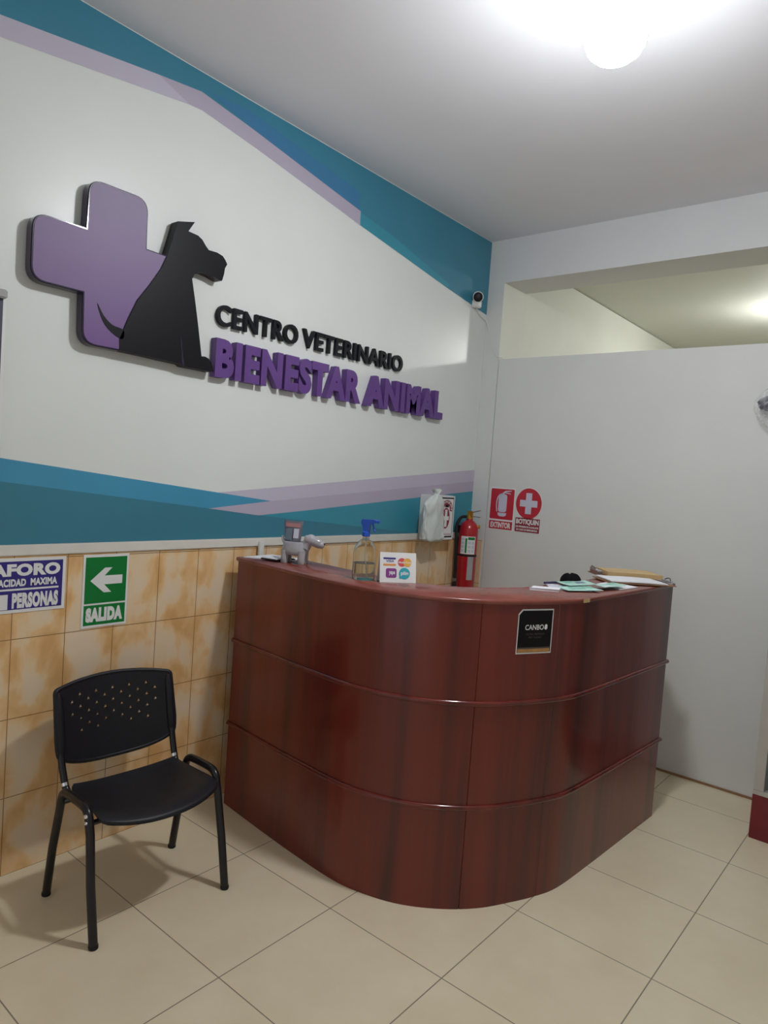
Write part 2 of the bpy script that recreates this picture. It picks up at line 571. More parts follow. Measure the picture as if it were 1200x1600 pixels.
# upper bands
w.m(2).flat([(YL, 2.86), (-3.194, 3.066), (-2.592, 3.155), (-2.387, 3.182), (-2.10, 3.144), (-1.347, 3.027), (-1.344, 2.953),
             (-0.501, 2.831), (-0.009, 2.767), (-0.001, 2.767), (-0.001, 3.262), (YL, 3.262)], fl, e * 2)
w.m(7).flat([(YL, 2.79), (-3.191, 2.994), (-2.441, 3.103), (-2.592, 3.155), (-3.194, 3.066), (YL, 2.86)], fl, e * 2)
w.m(8).flat([(-2.441, 3.103), (-2.38, 3.107), (-2.08, 3.068), (-1.344, 2.953), (-1.347, 3.027), (-2.10, 3.144), (-2.387, 3.182), (-2.592, 3.155)], fl, e * 2)
w.m(5).flat([(-2.36, 3.20), (-2.10, 3.144), (-1.36, 3.03), (-1.36, 3.12), (-2.1, 3.215)], fl, e * 3)
w.m(6).flat([(-1.344, 2.953), (-0.501, 2.831), (-0.47, 2.858), (-1.08, 2.985), (-1.347, 3.02)], fl, e * 3)
struct(w.build('wall_left', ['wall_paint', 'mural_white', 'mural_teal', 'mural_deep', 'mural_blue', 'mural_midblue', 'mural_sea', 'mural_lilac', 'mural_mauve'], weld=1e-7))

# tiled dado and the white rail over it
struct(MB().box(0.0, 0.007, YF, 0.0, 0, 1.212).box(0.007, 0.112, -0.007, 0.0, 0, 1.209).build('trim_1', 'wainscot_tiles'))
struct(MB().box(0.0, 0.016, YF, -0.002, 1.2115, 1.252, 0.003).build('trim_2', 'trim_white'))
# corner column, beam, partition
struct(MB().box(0.0, 0.1245, 0.0, 0.31, 0, H).m(1).box(0.1245, 0.126, 0.0005, 0.3095, 2.40, 2.973).build('wall_column', ['wall_paint', 'wall_warm']))
struct(MB().box(0.1245, XR, 0.0, 0.31, 2.973, H).build('trim_3', 'beam_paint'))
struct(MB().box(0.127, XR, 0.003, 0.10, 0, 2.456, 0.002).build('wall_back', 'wall_paint'))
struct(MB().box(XR, XR + 0.1, YF, 4.5, 0, H).build('wall_right', 'wall_paint'))
# street side: unseen wall, its wide opening added to admit soft fill light
struct(MB().box(-0.1, 0.25, YF - 0.1, YF, 0, H).box(XR - 0.25, XR + 0.1, YF - 0.1, YF, 0, H).box(0.25, XR - 0.25, YF - 0.1, YF, 2.85, H).build('wall_front', 'wall_paint'))
# thin tan strip where the partition meets the floor
struct(MB().box(0.127, 1.95, -0.006, 0.003, 0, 0.012, 0.002).build('baseboard_back', 'tan_board'))
# room behind the partition, seen through the gap under the beam
struct(MB().box(0.02, 0.126, 0.31, 4.4, 0, 3.2).build('wall_left_rear', 'wall_warm'))
struct(MB().box(0.0, XR, 4.4, 4.5, 0, 3.2).build('wall_rear', 'wall_warm'))
struct(MB().box(0.0, XR, 0.31, 4.5, 3.205, 3.3).build('ceiling_rear', 'ceiling_warm'))

# ================================================================== lamps
def bulb(loc, top, label, matname):
    t = thing('ceiling_bulb', label, 'lamp', (loc[0], loc[1], top), 0.0, 'ceiling bulbs')
    x, y, z = loc
    MB().lathe([(0.0, z - 0.068), (0.03, z - 0.066), (0.06, z - 0.055), (0.082, z - 0.036), (0.093, z - 0.012), (0.095, z + 0.004)], (x, y, 0), 36).build('bulb', matname, t)
    MB().lathe([(0.095, z + 0.0045), (0.088, z + 0.03), (0.068, z + 0.07), (0.04, z + 0.105), (0.034, z + 0.13), (0.026, z + 0.135)], (x, y, 0), 32).build('bulb_neck', 'bulb_neck', t)
    MB().lathe([(0.026, z + 0.12), (0.03, top - 0.10), (0.05, top - 0.05), (0.06, top - 0.015), (0.06, top)], (x, y, 0), 24).build('socket', 'white_plastic', t)
    return t
bulb(LAMP_FRONT, H, 'glaring white bulb on the ceiling above the reception counter', 'bulb_front')
bulb(LAMP_BACK, 3.205, 'lit bulb on the ceiling of the room behind the partition', 'bulb_back')

# ================================================================== reception counter
OUT = [(.085, -2.105), (.375, -2.14), (.62, -2.165), (.86, -2.18), (1.0, -2.165), (1.15, -2.115), (1.28, -2.025), (1.38, -1.915),
       (1.45, -1.79), (1.50, -1.68), (1.535, -1.56), (1.555, -1.31), (1.575, -.97), (1.595, -.62)]
LINE = smooth(OUT, 8)
CUM = [0.0]
for a, b in zip(LINE, LINE[1:]):
    CUM.append(CUM[-1] + math.dist(a, b))
LEN = CUM[-1]
def at(s, off=0.0):
    """point at arc length s of the counter front, off metres outwards"""
    s2 = min(max(s, 0.0), LEN - 1e-6)
    i = max(k for k in range(len(CUM) - 1) if CUM[k] <= s2)
    t = (s2 - CUM[i]) / (CUM[i + 1] - CUM[i])
    def tang(k):
        a, b = LINE[max(k - 1, 0)], LINE[min(k + 1, len(LINE) - 1)]
        return Vector((b[0] - a[0], b[1] - a[1])).normalized()
    T = (tang(i) * (1 - t) + tang(i + 1) * t).normalized()
    N = Vector((T.y, -T.x))
    x = LINE[i][0] * (1 - t) + LINE[i + 1][0] * t + T.x * (s - s2)
    y = LINE[i][1] * (1 - t) + LINE[i + 1][1] * t + T.y * (s - s2)
    return (x + N.x * off, y + N.y * off)
def near_s(x, y):
    return min((math.dist(LINE[k], (x, y)), CUM[k]) for k in range(len(LINE)))[1]
TOP = 1.175
ct = thing('reception_counter', 'dark red wooden L-shaped reception counter with rounded corner', 'counter', (0.8, -1.4, 0))
def band(mb, s0, s1, o0, o1, z0, z1, ch=0.0, step=0.03):
    n = max(2, int((s1 - s0) / step))
    ss = [s0 + (s1 - s0) * i / n for i in range(n + 1)]
    if ch:
        ss = [s0, s0 + ch] + ss[1:-1] + [s1 - ch, s1]
    vs, fs = [], []
    for k, q in enumerate(ss):
        edge = ch and (k == 0 or k == len(ss) - 1)
        oo = o1 - ch if edge else o1
        for o, z in ((o0, z0), (oo, z0), (oo, z1), (o0, z1)):
            x, y = at(q, o)
            vs.append((x, y, z))
    m = len(ss)
    for k in range(m - 1):
        for j in range(4):
            fs.append([k * 4 + j, k * 4 + (j + 1) % 4, (k + 1) * 4 + (j + 1) % 4, (k + 1) * 4 + j])
    fs += [[0, 3, 2, 1], [(m - 1) * 4 + j for j in range(4)]]
    mb.add(vs, fs)
S1, S2 = near_s(1.325, -1.975), near_s(1.496, -1.685)
for s0, s1 in ((0.0, S1), (S1, S2), (S2, LEN)):
    b_ = MB()
    band(b_, s0, s1, -0.028, 0.0, 0.0, TOP - 0.018, 0.0025)
    b_.build('front_panel', 'mahogany', ct)
for s0 in (0.0, LEN - 0.02):
    b_ = MB()
    band(b_, s0 + 0.0005, s0 + 0.0195, -0.265, -0.0285, 0.0, TOP - 0.018)
    b_.build('end_panel', 'mahogany', ct)
b_ = MB()
# top ledge: outer edge follows the front, inner edge is set back 0.27 with a tighter bend
n = 90
vs, fs = [], []
for k in range(n + 1):
    q = -0.008 + (LEN + 0.016) * k / n
    for o, z in ((-0.272, TOP - 0.018), (0.002, TOP - 0.018), (0.006, TOP - 0.014), (0.006, TOP - 0.004), (0.002, TOP), (-0.272, TOP)):
        x, y = at(q, o)
        vs.append((x, y, z))
for k in range(n):
    for j in range(6):
        fs.append([k * 6 + j, k * 6 + (j + 1) % 6, (k + 1) * 6 + (j + 1) % 6, (k + 1) * 6 + j])
fs += [list(range(6))[::-1], [n * 6 + j for j in range(6)]]
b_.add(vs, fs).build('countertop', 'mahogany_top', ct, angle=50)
for z in (0.785, 0.39):
    MB().tube([(*at(q, 0.001), z) for q in [LEN * i / 110 for i in range(110)] + [LEN + 0.008]], 0.0105, 14).build('rib_moulding', 'mahogany_rib', ct)
b_ = MB()
b_.prism([at(q, -0.03) for q in [0.03 + (LEN - 0.06) * i / 60 for i in range(61)]] + [at(q, -0.50) for q in (LEN - 0.03, near_s(1.55, -1.31), near_s(.5, -2.15), 0.03)],
         lambda a, b, d: (a, b, d), 0.72, 0.745)
b_.build('desk_shelf', 'mahogany', ct)
# black product sticker on the rounded front
st0, st1 = near_s(1.4185, -1.8455), near_s(1.4885, -1.705)
def on_counter(u, v, d):
    x, y = at(st0 + u, d)
    return (x, y, v)
k_ = st1 - st0
def grid_on(mb, u0, u1, v0, v1, d, n=8):
    vs, fs = [], []
    for i in range(n + 1):
        u = u0 + (u1 - u0) * i / n
        vs += [on_counter(u, v0, d), on_counter(u, v1, d)]
    for i in range(n):
        fs.append([2 * i, 2 * i + 2, 2 * i + 3, 2 * i + 1])
    mb.add(vs, fs)
b_ = MB()
c_ = 0.016
for uu in range(10):          # white backing, corner clipped where it is folded over
    u0, u1 = k_ * uu / 10, k_ * (uu + 1) / 10
    def vt(u): return 1.141 - max(0.0, (c_ - u)) * 1.1
    b_.m(0).add([on_counter(u0, 0.971, 0.0012), on_counter(u1, 0.971, 0.0012), on_counter(u1, vt(u1), 0.0012), on_counter(u0, vt(u0), 0.0012)], [[0, 1, 2, 3]])
    a0, a1 = 0.004 + (k_ - 0.008) * uu / 10, 0.004 + (k_ - 0.008) * (uu + 1) / 10
    def vt2(u): return 1.136 - max(0.0, (c_ + 0.003 - u)) * 1.1
    b_.m(1).add([on_counter(a0, 0.976, 0.0016), on_counter(a1, 0.976, 0.0016), on_counter(a1, vt2(a1), 0.0016), on_counter(a0, vt2(a0), 0.0016)], [[0, 1, 2, 3]])
b_.m(2)
grid_on(b_, 0.006, k_ - 0.008, 0.977, 0.990, 0.0021)
b_.m(3)
grid_on(b_, 0.006, k_ - 0.008, 0.990, 0.996, 0.0021)
b_.m(0)
text_on(b_, on_counter, 'CANBO', 0.034, 0.118, 1.062, 1.082, 0.0022, 0.01)
b_.flat(circ(0.128, 1.069, 0.007), on_counter, 0.0022)
b_.flat([(0.122, 1.071), (0.134, 1.071), (0.135, 1.078), (0.129, 1.084), (0.122, 1.079)], on_counter, 0.0024)
b_.m(3)
text_on(b_, on_counter, 'ULTRA PREMIUM', 0.040, 0.122, 1.042, 1.050, 0.0022)
text_on(b_, on_counter, 'PET FOOD', 0.052, 0.110, 1.030, 1.037, 0.0022)
tag(b_.build('counter_sticker', ['print_white', 'print_black', 'print_gold', 'print_grey'], loc=(1.45, -1.8, 0.97), weld=1e-7),
    'black rectangular sticker with white border on rounded counter front', 'sticker')
b_ = MB()
s9 = near_s(1.533, -1.565)
for i in range(4):
    a0, a1 = s9 + 0.012 * i, s9 + 0.012 * (i + 1)
    b_.add([(*at(a0, 0.0075), TOP - 0.017), (*at(a1, 0.0075), TOP - 0.017), (*at(a1, 0.0075), TOP - 0.002), (*at(a0, 0.0075), TOP - 0.002)], [[0, 1, 2, 3]])
    b_.add([(*at(a0, 0.0065), TOP - 0.017), (*at(a1, 0.0065), TOP - 0.017), (*at(a1, 0.0065), TOP - 0.002), (*at(a0, 0.0065), TOP - 0.002)], [[3, 2, 1, 0]])
tag(b_.build('tape_scrap', 'manila', loc=(*at(s9, 0.007), TOP - 0.017)), 'small cream tape scrap stuck on countertop edge below the leaflets', 'tape')

# ================================================================== black visitor chair
ch = thing('visitor_chair', 'black plastic visitor chair with perforated back against tiled wall', 'chair', (0.431, -2.759, 0), math.radians(-3))
def part(mb, name, m, parent=ch, angle=35):
    return mb.build(name, m, parent, world=False, angle=angle)
SEATZ = 0.405
for sy in (1, -1):
    y0, y1 = 0.2525 * sy, 0.247 * sy
    front = [(0.19, y0, 0.004), (0.15, y0, 0.19), (0.118, y1, 0.345), (0.108, y1, 0.378)]
    rear = [(-0.19, y0, 0.004), (-0.155, y0, 0.19), (-0.122, y1, 0.345), (-0.115, y1, 0.372)]
    part(MB().tube(front, 0.0148, 14), 'leg', 'black_metal')
    part(MB().tube(rear, 0.0148, 14), 'leg', 'black_metal')
    rail = smooth([(0.108, y1, 0.376), (0.101, y1, 0.402), (0.083, y1, 0.419), (0.05, y1, 0.425), (-0.06, y1, 0.421), (-0.092, y1, 0.413), (-0.108, y1, 0.396), (-0.115, y1, 0.370)], 5)
    part(MB().tube(rail, 0.0146, 14), 'side_rail', 'black_metal')
    for f in ((0.19, y0, 0.0), (-0.19, y0, 0.0)):
        part(MB().lathe([(0.0150, 0.0), (0.0160, 0.003), (0.0160, 0.011), (0.0150, 0.013)], f, 14), 'foot_cap', 'rubber')
    post = smooth([(-0.06, 0.205 * sy, 0.385), (-0.12, 0.214 * sy, 0.386), (-0.148, 0.218 * sy, 0.402), (-0.168, 0.22 * sy, 0.44), (-0.19, 0.222 * sy, 0.50), (-0.222, 0.222 * sy, 0.62)], 5)
    part(MB().tube(post, 0.0125, 12), 'back_post', 'black_metal')
    # chrome clamp rings and screw heads where posts and rails are fixed
    part(MB().tube([(-0.153, 0.2185 * sy, 0.408), (-0.1585, 0.219 * sy, 0.418)], 0.0138, 14), 'post_ring', 'chrome')
    part(MB().ball((0.100, 0.244 * sy, 0.4125), 0.008, (1, 1, .8)).ball((0.1085, 0.244 * sy, 0.396), 0.0075, (1, 1, .8)), 'rail_screw', 'chrome') if sy > 0 else \
        part(MB().ball((0.104, 0.2585 * sy, 0.408), 0.009, (1, .8, .8)).ball((0.1095, 0.2595 * sy, 0.388), 0.0075, (1, .8, .8)), 'rail_screw', 'chrome')
part(MB().tube([(0.095, -0.245, 0.375), (0.095, 0.245, 0.375)], 0.009, 10), 'crossbar', 'black_metal')
part(MB().tube([(-0.10, -0.245, 0.378), (-0.10, 0.245, 0.378)], 0.009, 10), 'crossbar', 'black_metal')
# seat: dished shell with a bowed waterfall front
def seat_pt(a, b):
    """a 0..1 rear to front, b -1..1 side to side"""
    xr = -0.145 + 0.012 * b * b
    xf = 0.212 - 0.050 * abs(b) ** 2.2
    x = xr + (xf - xr) * a
    hw = 0.212 + 0.018 * a
    if a > 0.9:
        hw -= 0.02 * ((a - 0.9) / 0.1) ** 2
    if a < 0.08:
        hw -= 0.014 * ((0.08 - a) / 0.08) ** 2
    z = SEATZ - 0.016 * (1 - b * b) * math.sin(PI * min(1, a * 0.8 + 0.15)) + 0.008 * abs(b) ** 3
    z += 0.004 * (a - 0.5)
    if a > 0.72:
        z -= 0.024 * ((a - 0.72) / 0.28) ** 2.2 * (1 - 0.25 * b * b)
    if a < 0.12:
        z += 0.01 * ((0.12 - a) / 0.12) ** 2
    return (x, hw * b, z)
na, nb = 26, 24
vs, fs = [], []
for lay in (0, 1):
    for i in range(na + 1):
        for j in range(nb + 1):
            x, y, z = seat_pt(i / na, -1 + 2 * j / nb)
            edge = i in (0, na) or j in (0, nb)
            vs.append((x, y, z - (0.0 if lay == 0 else 0.014)) if not edge else (x, y, z - (0.003 if lay == 0 else 0.011)))
W_ = nb + 1
L_ = (na + 1) * W_
for i in range(na):
    for j in range(nb):
        q = [i * W_ + j, i * W_ + j + 1, (i + 1) * W_ + j + 1, (i + 1) * W_ + j]
        fs.append(q)
        fs.append([L_ + k for k in q[::-1]])
rim = [j for j in range(nb)] + [i * W_ + nb for i in range(na)] + [na * W_ + nb - j for j in range(nb)] + [(na - i) * W_ for i in range(na)]
for a, b in zip(rim, rim[1:] + rim[:1]):
    fs.append([a, b, L_ + b, L_ + a])
part(MB().add(vs, fs), 'seat', 'black_plastic', angle=60)
# backrest: outline with real triangular perforations, bent to the sitter
def back_outline():
    top = [(-0.232, 0.722), (-0.226, 0.731), (-0.20, 0.737), (-0.12, 0.748), (0.0, 0.754), (0.12, 0.748), (0.20, 0.737), (0.226, 0.731), (0.232, 0.722)]
    bot = [(0.236, 0.56), (0.232, 0.512), (0.218, 0.492), (0.17, 0.470), (0.10, 0.455), (0.0, 0.450), (-0.10, 0.455), (-0.17, 0.470), (-0.218, 0.492), (-0.232, 0.512), (-0.236, 0.56)]
    return smooth(top, 3) + smooth(bot, 3)
def back_x(y, z):
    t = (z - 0.45) / 0.30
    return -0.178 - 0.062 * t - 0.008 * t * t - 0.040 * (1 - (y / 0.236) ** 2)
cu = bpy.data.curves.new('b', 'CURVE')
cu.dimensions = '2D'
cu.fill_mode = 'BOTH'
def spl(pts):
    s_ = cu.splines.new('POLY')
    s_.points.add(len(pts) - 1)
    for p, q in zip(s_.points, pts):
        p.co = (q[0], q[1], 0, 1)
    s_.use_cyclic_u = True
spl(back_outline())
for row in range(7):
    zc = 0.700 - 0.0215 * row
    for col in range(-5, 6):
        if (col + row) % 2:
            continue
        yc = col * 0.0335
        if abs(yc) > 0.172 - 0.0 * row or (row > 4 and abs(yc) < 0.02) or (row >= 5 and abs(yc) > 0.15):
            continue
        r = 0.0085
        spl([(yc - r, zc - r * 0.75), (yc + r, zc - r * 0.75), (yc, zc + r * 1.05)])
ob = bpy.data.objects.new('b', cu)
me = bpy.data.meshes.new_from_object(ob)
bm = bmesh.new()
bm.from_mesh(me)
bmesh.ops.remove_doubles(bm, verts=bm.verts, dist=1e-5)
for k in range(-11, 12):
    bmesh.ops.bisect_plane(bm, geom=bm.verts[:] + bm.edges[:] + bm.faces[:], plane_co=(k * 0.0195 + 0.003, 0, 0), plane_no=(1, 0, 0))
for zc in (0.49, 0.53, 0.57, 0.62, 0.72):
    bmesh.ops.bisect_plane(bm, geom=bm.verts[:] + bm.edges[:] + bm.faces[:], plane_co=(0, zc + 0.001, 0), plane_no=(0, 1, 0))
bm.verts.index_update()
v2 = [(v.co.x, v.co.y) for v in bm.verts]
f2 = [[v.index for v in f.verts] for f in bm.faces]
bm.free()
bpy.data.objects.remove(ob)
bpy.data.meshes.remove(me)
bk = MB()
solid2d(bk, v2, f2, lambda a, b, d: (back_x(a, b) + d, a, b), -0.006, 0.006)
ol = back_outline()
bk.tube([(back_x(a, b), a, b) for a, b in ol], 0.0085, 10, closed=True)
for sy in (1, -1):              # thick moulded sleeves over the posts
    bk.tube([(back_x(0.222 * sy, z) - 0.001, 0.222 * sy, z) for z in (0.505, 0.52, 0.58, 0.64, 0.70, 0.722)], [0.013, 0.017, 0.018, 0.018, 0.017, 0.011], 12)
part(bk, 'backrest', 'black_plastic', angle=40)

# ================================================================== wall sign: logo and lettering
lg = thing('logo_sign', 'purple cross and black sitting dog silhouette sign on white wall', 'sign', (0.0, -2.65, 2.0))
CX, CY = -2.757, 2.3247         # outline in wall coordinates (y, z), front face
def rounded(pts, rad):
    """round the marked corners of a polygon; pts (a, b, r)"""
    out = []
    n = len(pts)
    for i in range(n):
        p, q, s_ = Vector(pts[i - 1][:2]), Vector(pts[i][:2]), Vector(pts[(i + 1) % n][:2])
        r = pts[i][2]
        if r <= 0:
            out.append(tuple(q))
            continue
        d1, d2 = (p - q).normalized(), (s_ - q).normalized()
        A, B = q + d1 * r, q + d2 * r
        for k in range(8):
            t = k / 7
            out.append(tuple(A * (1 - t) ** 2 + q * 2 * t * (1 - t) + B * t * t))
    return out
R0 = 0.055
cross_pts = [(-2.880, 2.629, R0), (-2.884, 2.4415, 0), (-3.077, 2.4415, R0), (-3.077, 2.206, R0), (-2.885, 2.206, 0), (-2.880, 2.0175, R0), (-2.728, 2.0185, 0),
             (-2.729, 2.061, 0), (-2.719, 2.097, 0), (-2.699, 2.151, 0), (-2.666, 2.226, 0), (-2.614, 2.302, 0), (-2.57, 2.374, 0), (-2.544, 2.4365, 0), (-2.636, 2.4385, 0), (-2.640, 2.630, R0)]
cross_pts = rounded(cross_pts, R0)
def inset(pts, d):
    n = len(pts)
    area = sum(pts[i][0] * pts[(i + 1) % n][1] - pts[(i + 1) % n][0] * pts[i][1] for i in range(n))
    sg = 1 if area > 0 else -1
    out = []
    for i in range(n):
        p, q, s_ = Vector(pts[i - 1]), Vector(pts[i]), Vector(pts[(i + 1) % n])
        a, b = (q - p), (s_ - q)
        if a.length < 1e-7 or b.length < 1e-7:
            out.append(tuple(q))
            continue
        na_, nb_ = Vector((-a.y, a.x)).normalized() * sg, Vector((-b.y, b.x)).normalized() * sg
        m_ = (na_ + nb_)
        m_ = m_ / max(m_.length_squared, 0.3) * 2
        out.append(tuple(q + m_ * d * 0.5 * 1.0))
    return out
outer = inset(cross_pts, -0.004)
MB().prism(outer, fl, 0.006, 0.046).build('cross_box', 'logo_edge', lg)
MB().prism(inset(cross_pts, -0.0005), fl, 0.0462, 0.0525).build('cross_rim', 'logo_edge', lg)
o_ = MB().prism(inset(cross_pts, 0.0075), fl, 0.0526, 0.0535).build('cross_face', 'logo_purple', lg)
o_['label'] = 'matte purple cross face'
dog = [(-2.503, 2.590), (-2.421, 2.613), (-2.450, 2.566), (-2.402, 2.563), (-2.379, 2.552), (-2.36, 2.532), (-2.344, 2.519), (-2.30, 2.521), (-2.270, 2.515), (-2.256, 2.503), (-2.243, 2.486),
       (-2.254, 2.466), (-2.257, 2.44), (-2.266, 2.408), (-2.285, 2.408), (-2.32, 2.416), (-2.36, 2.419), (-2.392, 2.411), (-2.410, 2.398), (-2.419, 2.376), (-2.400, 2.298), (-2.377, 2.194),
       (-2.350, 2.062), (-2.33, 2.064), (-2.312, 2.058), (-2.296, 2.042), (-2.281, 2.006), (-2.30, 2.003), (-2.325, 2.004), (-2.38, 2.004), (-2.434, 2.004), (-2.448, 2.012), (-2.466, 2.012), (-2.60, 2.016), (-2.731, 2.018),
       (-2.734, 2.061), (-2.719, 2.099), (-2.699, 2.151), (-2.666, 2.226), (-2.614, 2.302), (-2.570, 2.374), (-2.544, 2.433), (-2.527, 2.494), (-2.515, 2.541)]
MB().prism(dog, fl, 0.006, 0.0555).build('dog_silhouette', 'logo_black', lg)
tail = smooth([(-2.830, 2.178), (-2.802, 2.137), (-2.765, 2.109), (-2.718, 2.099), (-2.722, 2.062), (-2.775, 2.086), (-2.808, 2.122)], 4, True)
MB().prism(tail, fl, 0.0535, 0.0555).build('dog_tail', 'logo_black', lg)
MB().prism(smooth([(-2.462, 2.125), (-2.452, 2.11), (-2.444, 2.05), (-2.434, 2.012), (-2.446, 2.012), (-2.452, 2.06)], 3, True), fl, 0.0556, 0.0562).build('leg_line', 'logo_edge', lg)

def letters(name, label, words, z0, z1, d, m, bold, spacing, origin):
    t = thing(name, label, 'lettering', origin, 0.0, 'raised lettering on the wall')
    for txt, y0, y1 in words:
        wv, wf = text2d(txt, bold, spacing)
        wv = fit(wv, y0, y1, z0, z1)
        for vs, fs in islands(wv, wf):
            mb = MB()
            solid2d(mb, vs, fs, fl, 0.004, d)
            mb.build('letter', m, t)
    return t
letters('wall_lettering', 'raised black letters CENTRO VETERINARIO beside the dog logo', [('CENTRO', -2.256, -1.760), ('VETERINARIO', -1.725, -0.910)],
        2.222, 2.317, 0.022, 'letter_black', 0.022, 1.05, (0.0, -1.58, 2.222))
letters('wall_lettering', 'thick purple letters BIENESTAR ANIMAL below the black lettering', [('BIENESTAR', -2.266, -1.288), ('ANIMAL', -1.236, -0.495)],
        1.987, 2.163, 0.042, 'letter_purple', 0.052, 1.10, (0.0, -1.38, 1.987))

# ================================================================== printed signs
def sign(name, label, build, mats, loc):
    mb = MB()
    build(mb)
    return tag(mb.build(name, mats, loc=loc, weld=1e-7), label, 'sign')
def s_exit(mb):
    f = on_left(-2.81, 0.908, 0.007)
    mb.m(0).prism(rect(0, 0.195, 0, 0.296), f, 0.0005, 0.003)
    mb.m(1).flat(rect(0.009, 0.186, 0.098, 0.285), f, 0.0034)
    mb.flat(rect(0.009, 0.186, 0.010, 0.091), f, 0.0034)
    mb.m(0).flat([(0.031, 0.190), (0.090, 0.241), (0.122, 0.241), (0.090, 0.209), (0.168, 0.209), (0.168, 0.173), (0.090, 0.173), (0.122, 0.140), (0.090, 0.140)], f, 0.0038)
    text_on(mb, f, 'SALIDA', 0.018, 0.176, 0.022, 0.081, 0.0038, 0.085, 1.16)
sign('exit_sign', 'green and white SALIDA sign with left arrow on tiled wall', s_exit, ['print_white', 'print_green'], (0.007, -2.71, 0.908))
def s_cap(mb):
    f = on_left(-3.29, 1.0, 0.007)
    mb.m(0).prism(rect(0, 0.41, 0, 0.203), f, 0.0005, 0.003)
    mb.m(1).flat(rect(0.012, 0.398, 0.012, 0.191), f, 0.0034)
    mb.m(0)
    text_on(mb, f, 'AFORO', 0.138, 0.388, 0.136, 0.182, 0.0038, 0.06, 1.08)
    text_on(mb, f, 'CAPACIDAD  MAXIMA', 0.118, 0.378, 0.098, 0.126, 0.0038, 0.05, 1.06)
    mb.flat(rect(0.012, 0.384, 0.083, 0.090), f, 0.0038)
    mb.flat(rect(0.06, 0.200, 0.014, 0.070), f, 0.0038)
    text_on(mb, f, 'PERSONAS', 0.215, 0.384, 0.016, 0.074, 0.0038, 0.065, 1.1)
    mb.m(2)
    text_on(mb, f, '8', 0.156, 0.174, 0.030, 0.058, 0.0042, 0.0)
sign('capacity_sign', 'dark blue AFORO capacity sign with white text at left edge', s_cap, ['print_white', 'print_navy', 'slate_ink'], (0.007, -3.085, 1.0))
def s_ext(mb):
    f = on_back(0.144, 1.287, 0.003)
    mb.m(0).prism(rrect(0, 0.196, 0, 0.292, 0.008), f, 0.0003, 0.002)
    mb.m(1).flat(rrect(0.008, 0.188, 0.076, 0.284, 0.008), f, 0.0024)
    mb.m(1).flat(rect(0.008, 0.188, 0.008, 0.064), f, 0.0024)
    mb.m(2)
    mb.flat(rrect(0.070, 0.135, 0.126, 0.248, 0.018), f, 0.0028)
    mb.flat([(0.068, 0.121), (0.137, 0.121), (0.133, 0.103), (0.118, 0.096), (0.086, 0.096), (0.072, 0.103)], f, 0.0028)
    mb.flat([(0.094, 0.246), (0.112, 0.246), (0.114, 0.256), (0.160, 0.250), (0.160, 0.256), (0.118, 0.263), (0.165, 0.270), (0.165, 0.276), (0.118, 0.272), (0.098, 0.258)], f, 0.0028)
    hs = smooth([(0.098, 0.255), (0.074, 0.246), (0.058, 0.222), (0.052, 0.19), (0.053, 0.16), (0.058, 0.128)], 4)
    hi = [(a + 0.0075, b - 0.002) for a, b in hs]
    mb.flat(hs + hi[::-1], f, 0.0028)
    mb.m(0)
    text_on(mb, f, 'EXTINTOR', 0.020, 0.177, 0.017, 0.056, 0.0028, 0.045)
sign('extinguisher_sign', 'red square EXTINTOR sign with white fire extinguisher picture', s_ext, ['print_white', 'print_red', 'print_pale'], (0.242, 0.003, 1.287))
def s_aid(mb):
    f = on_back(0.346, 1.293, 0.003)
    mb.m(0).prism(circ(0.097, 0.193, 0.1005, 0.108, 40), f, 0.0003, 0.002)
    mb.m(1).flat(circ(0.097, 0.193, 0.095, 0.102, 40), f, 0.0024)
    mb.m(2).flat(cross(0.097, 0.193, 0.064, 0.022, 0.070), f, 0.0028)
    mb.m(0).prism(rect(0.004, 0.192, -0.002, 0.098), f, 0.0003, 0.002)
    mb.m(3).flat(rect(0.007, 0.189, 0.001, 0.095), f, 0.0024)
    mb.m(0)
    text_on(mb, f, 'BOTIQUIN', 0.014, 0.182, 0.048, 0.088, 0.0028, 0.045)
    text_on(mb, f, 'DE PRIMEROS AUXILIOS', 0.014, 0.182, 0.030, 0.042, 0.0028, 0.04)
    text_on(mb, f, 'EN CASO DE EMERGENCIA', 0.020, 0.176, 0.010, 0.022, 0.0028, 0.04)
sign('first_aid_sign', 'round red BOTIQUIN first aid sign with white cross', s_aid, ['print_white', 'print_red', 'print_pale', 'print_dark_red'], (0.443, 0.003, 1.293))

# dark banner under a grey rail, cut by the left edge of the photograph
bn = thing('wall_banner', 'grey-railed dark hanging banner at the left photo edge', 'banner', (0.0, -3.35, 1.5))
MB().box(0.002, 0.03, -3.60, -3.141, 2.122, 2.152, 0.004).build('top_rail', 'grey_plastic', bn)
MB().box(0.008, 0.0115, -3.58, -3.149, 1.30, 2.122).build('banner_sheet', ['banner_dark'], bn)
o_ = MB().box(0.007, 0.0125, -3.149, -3.139, 1.30, 2.122).build('sheet_border', ['print_white'], bn)

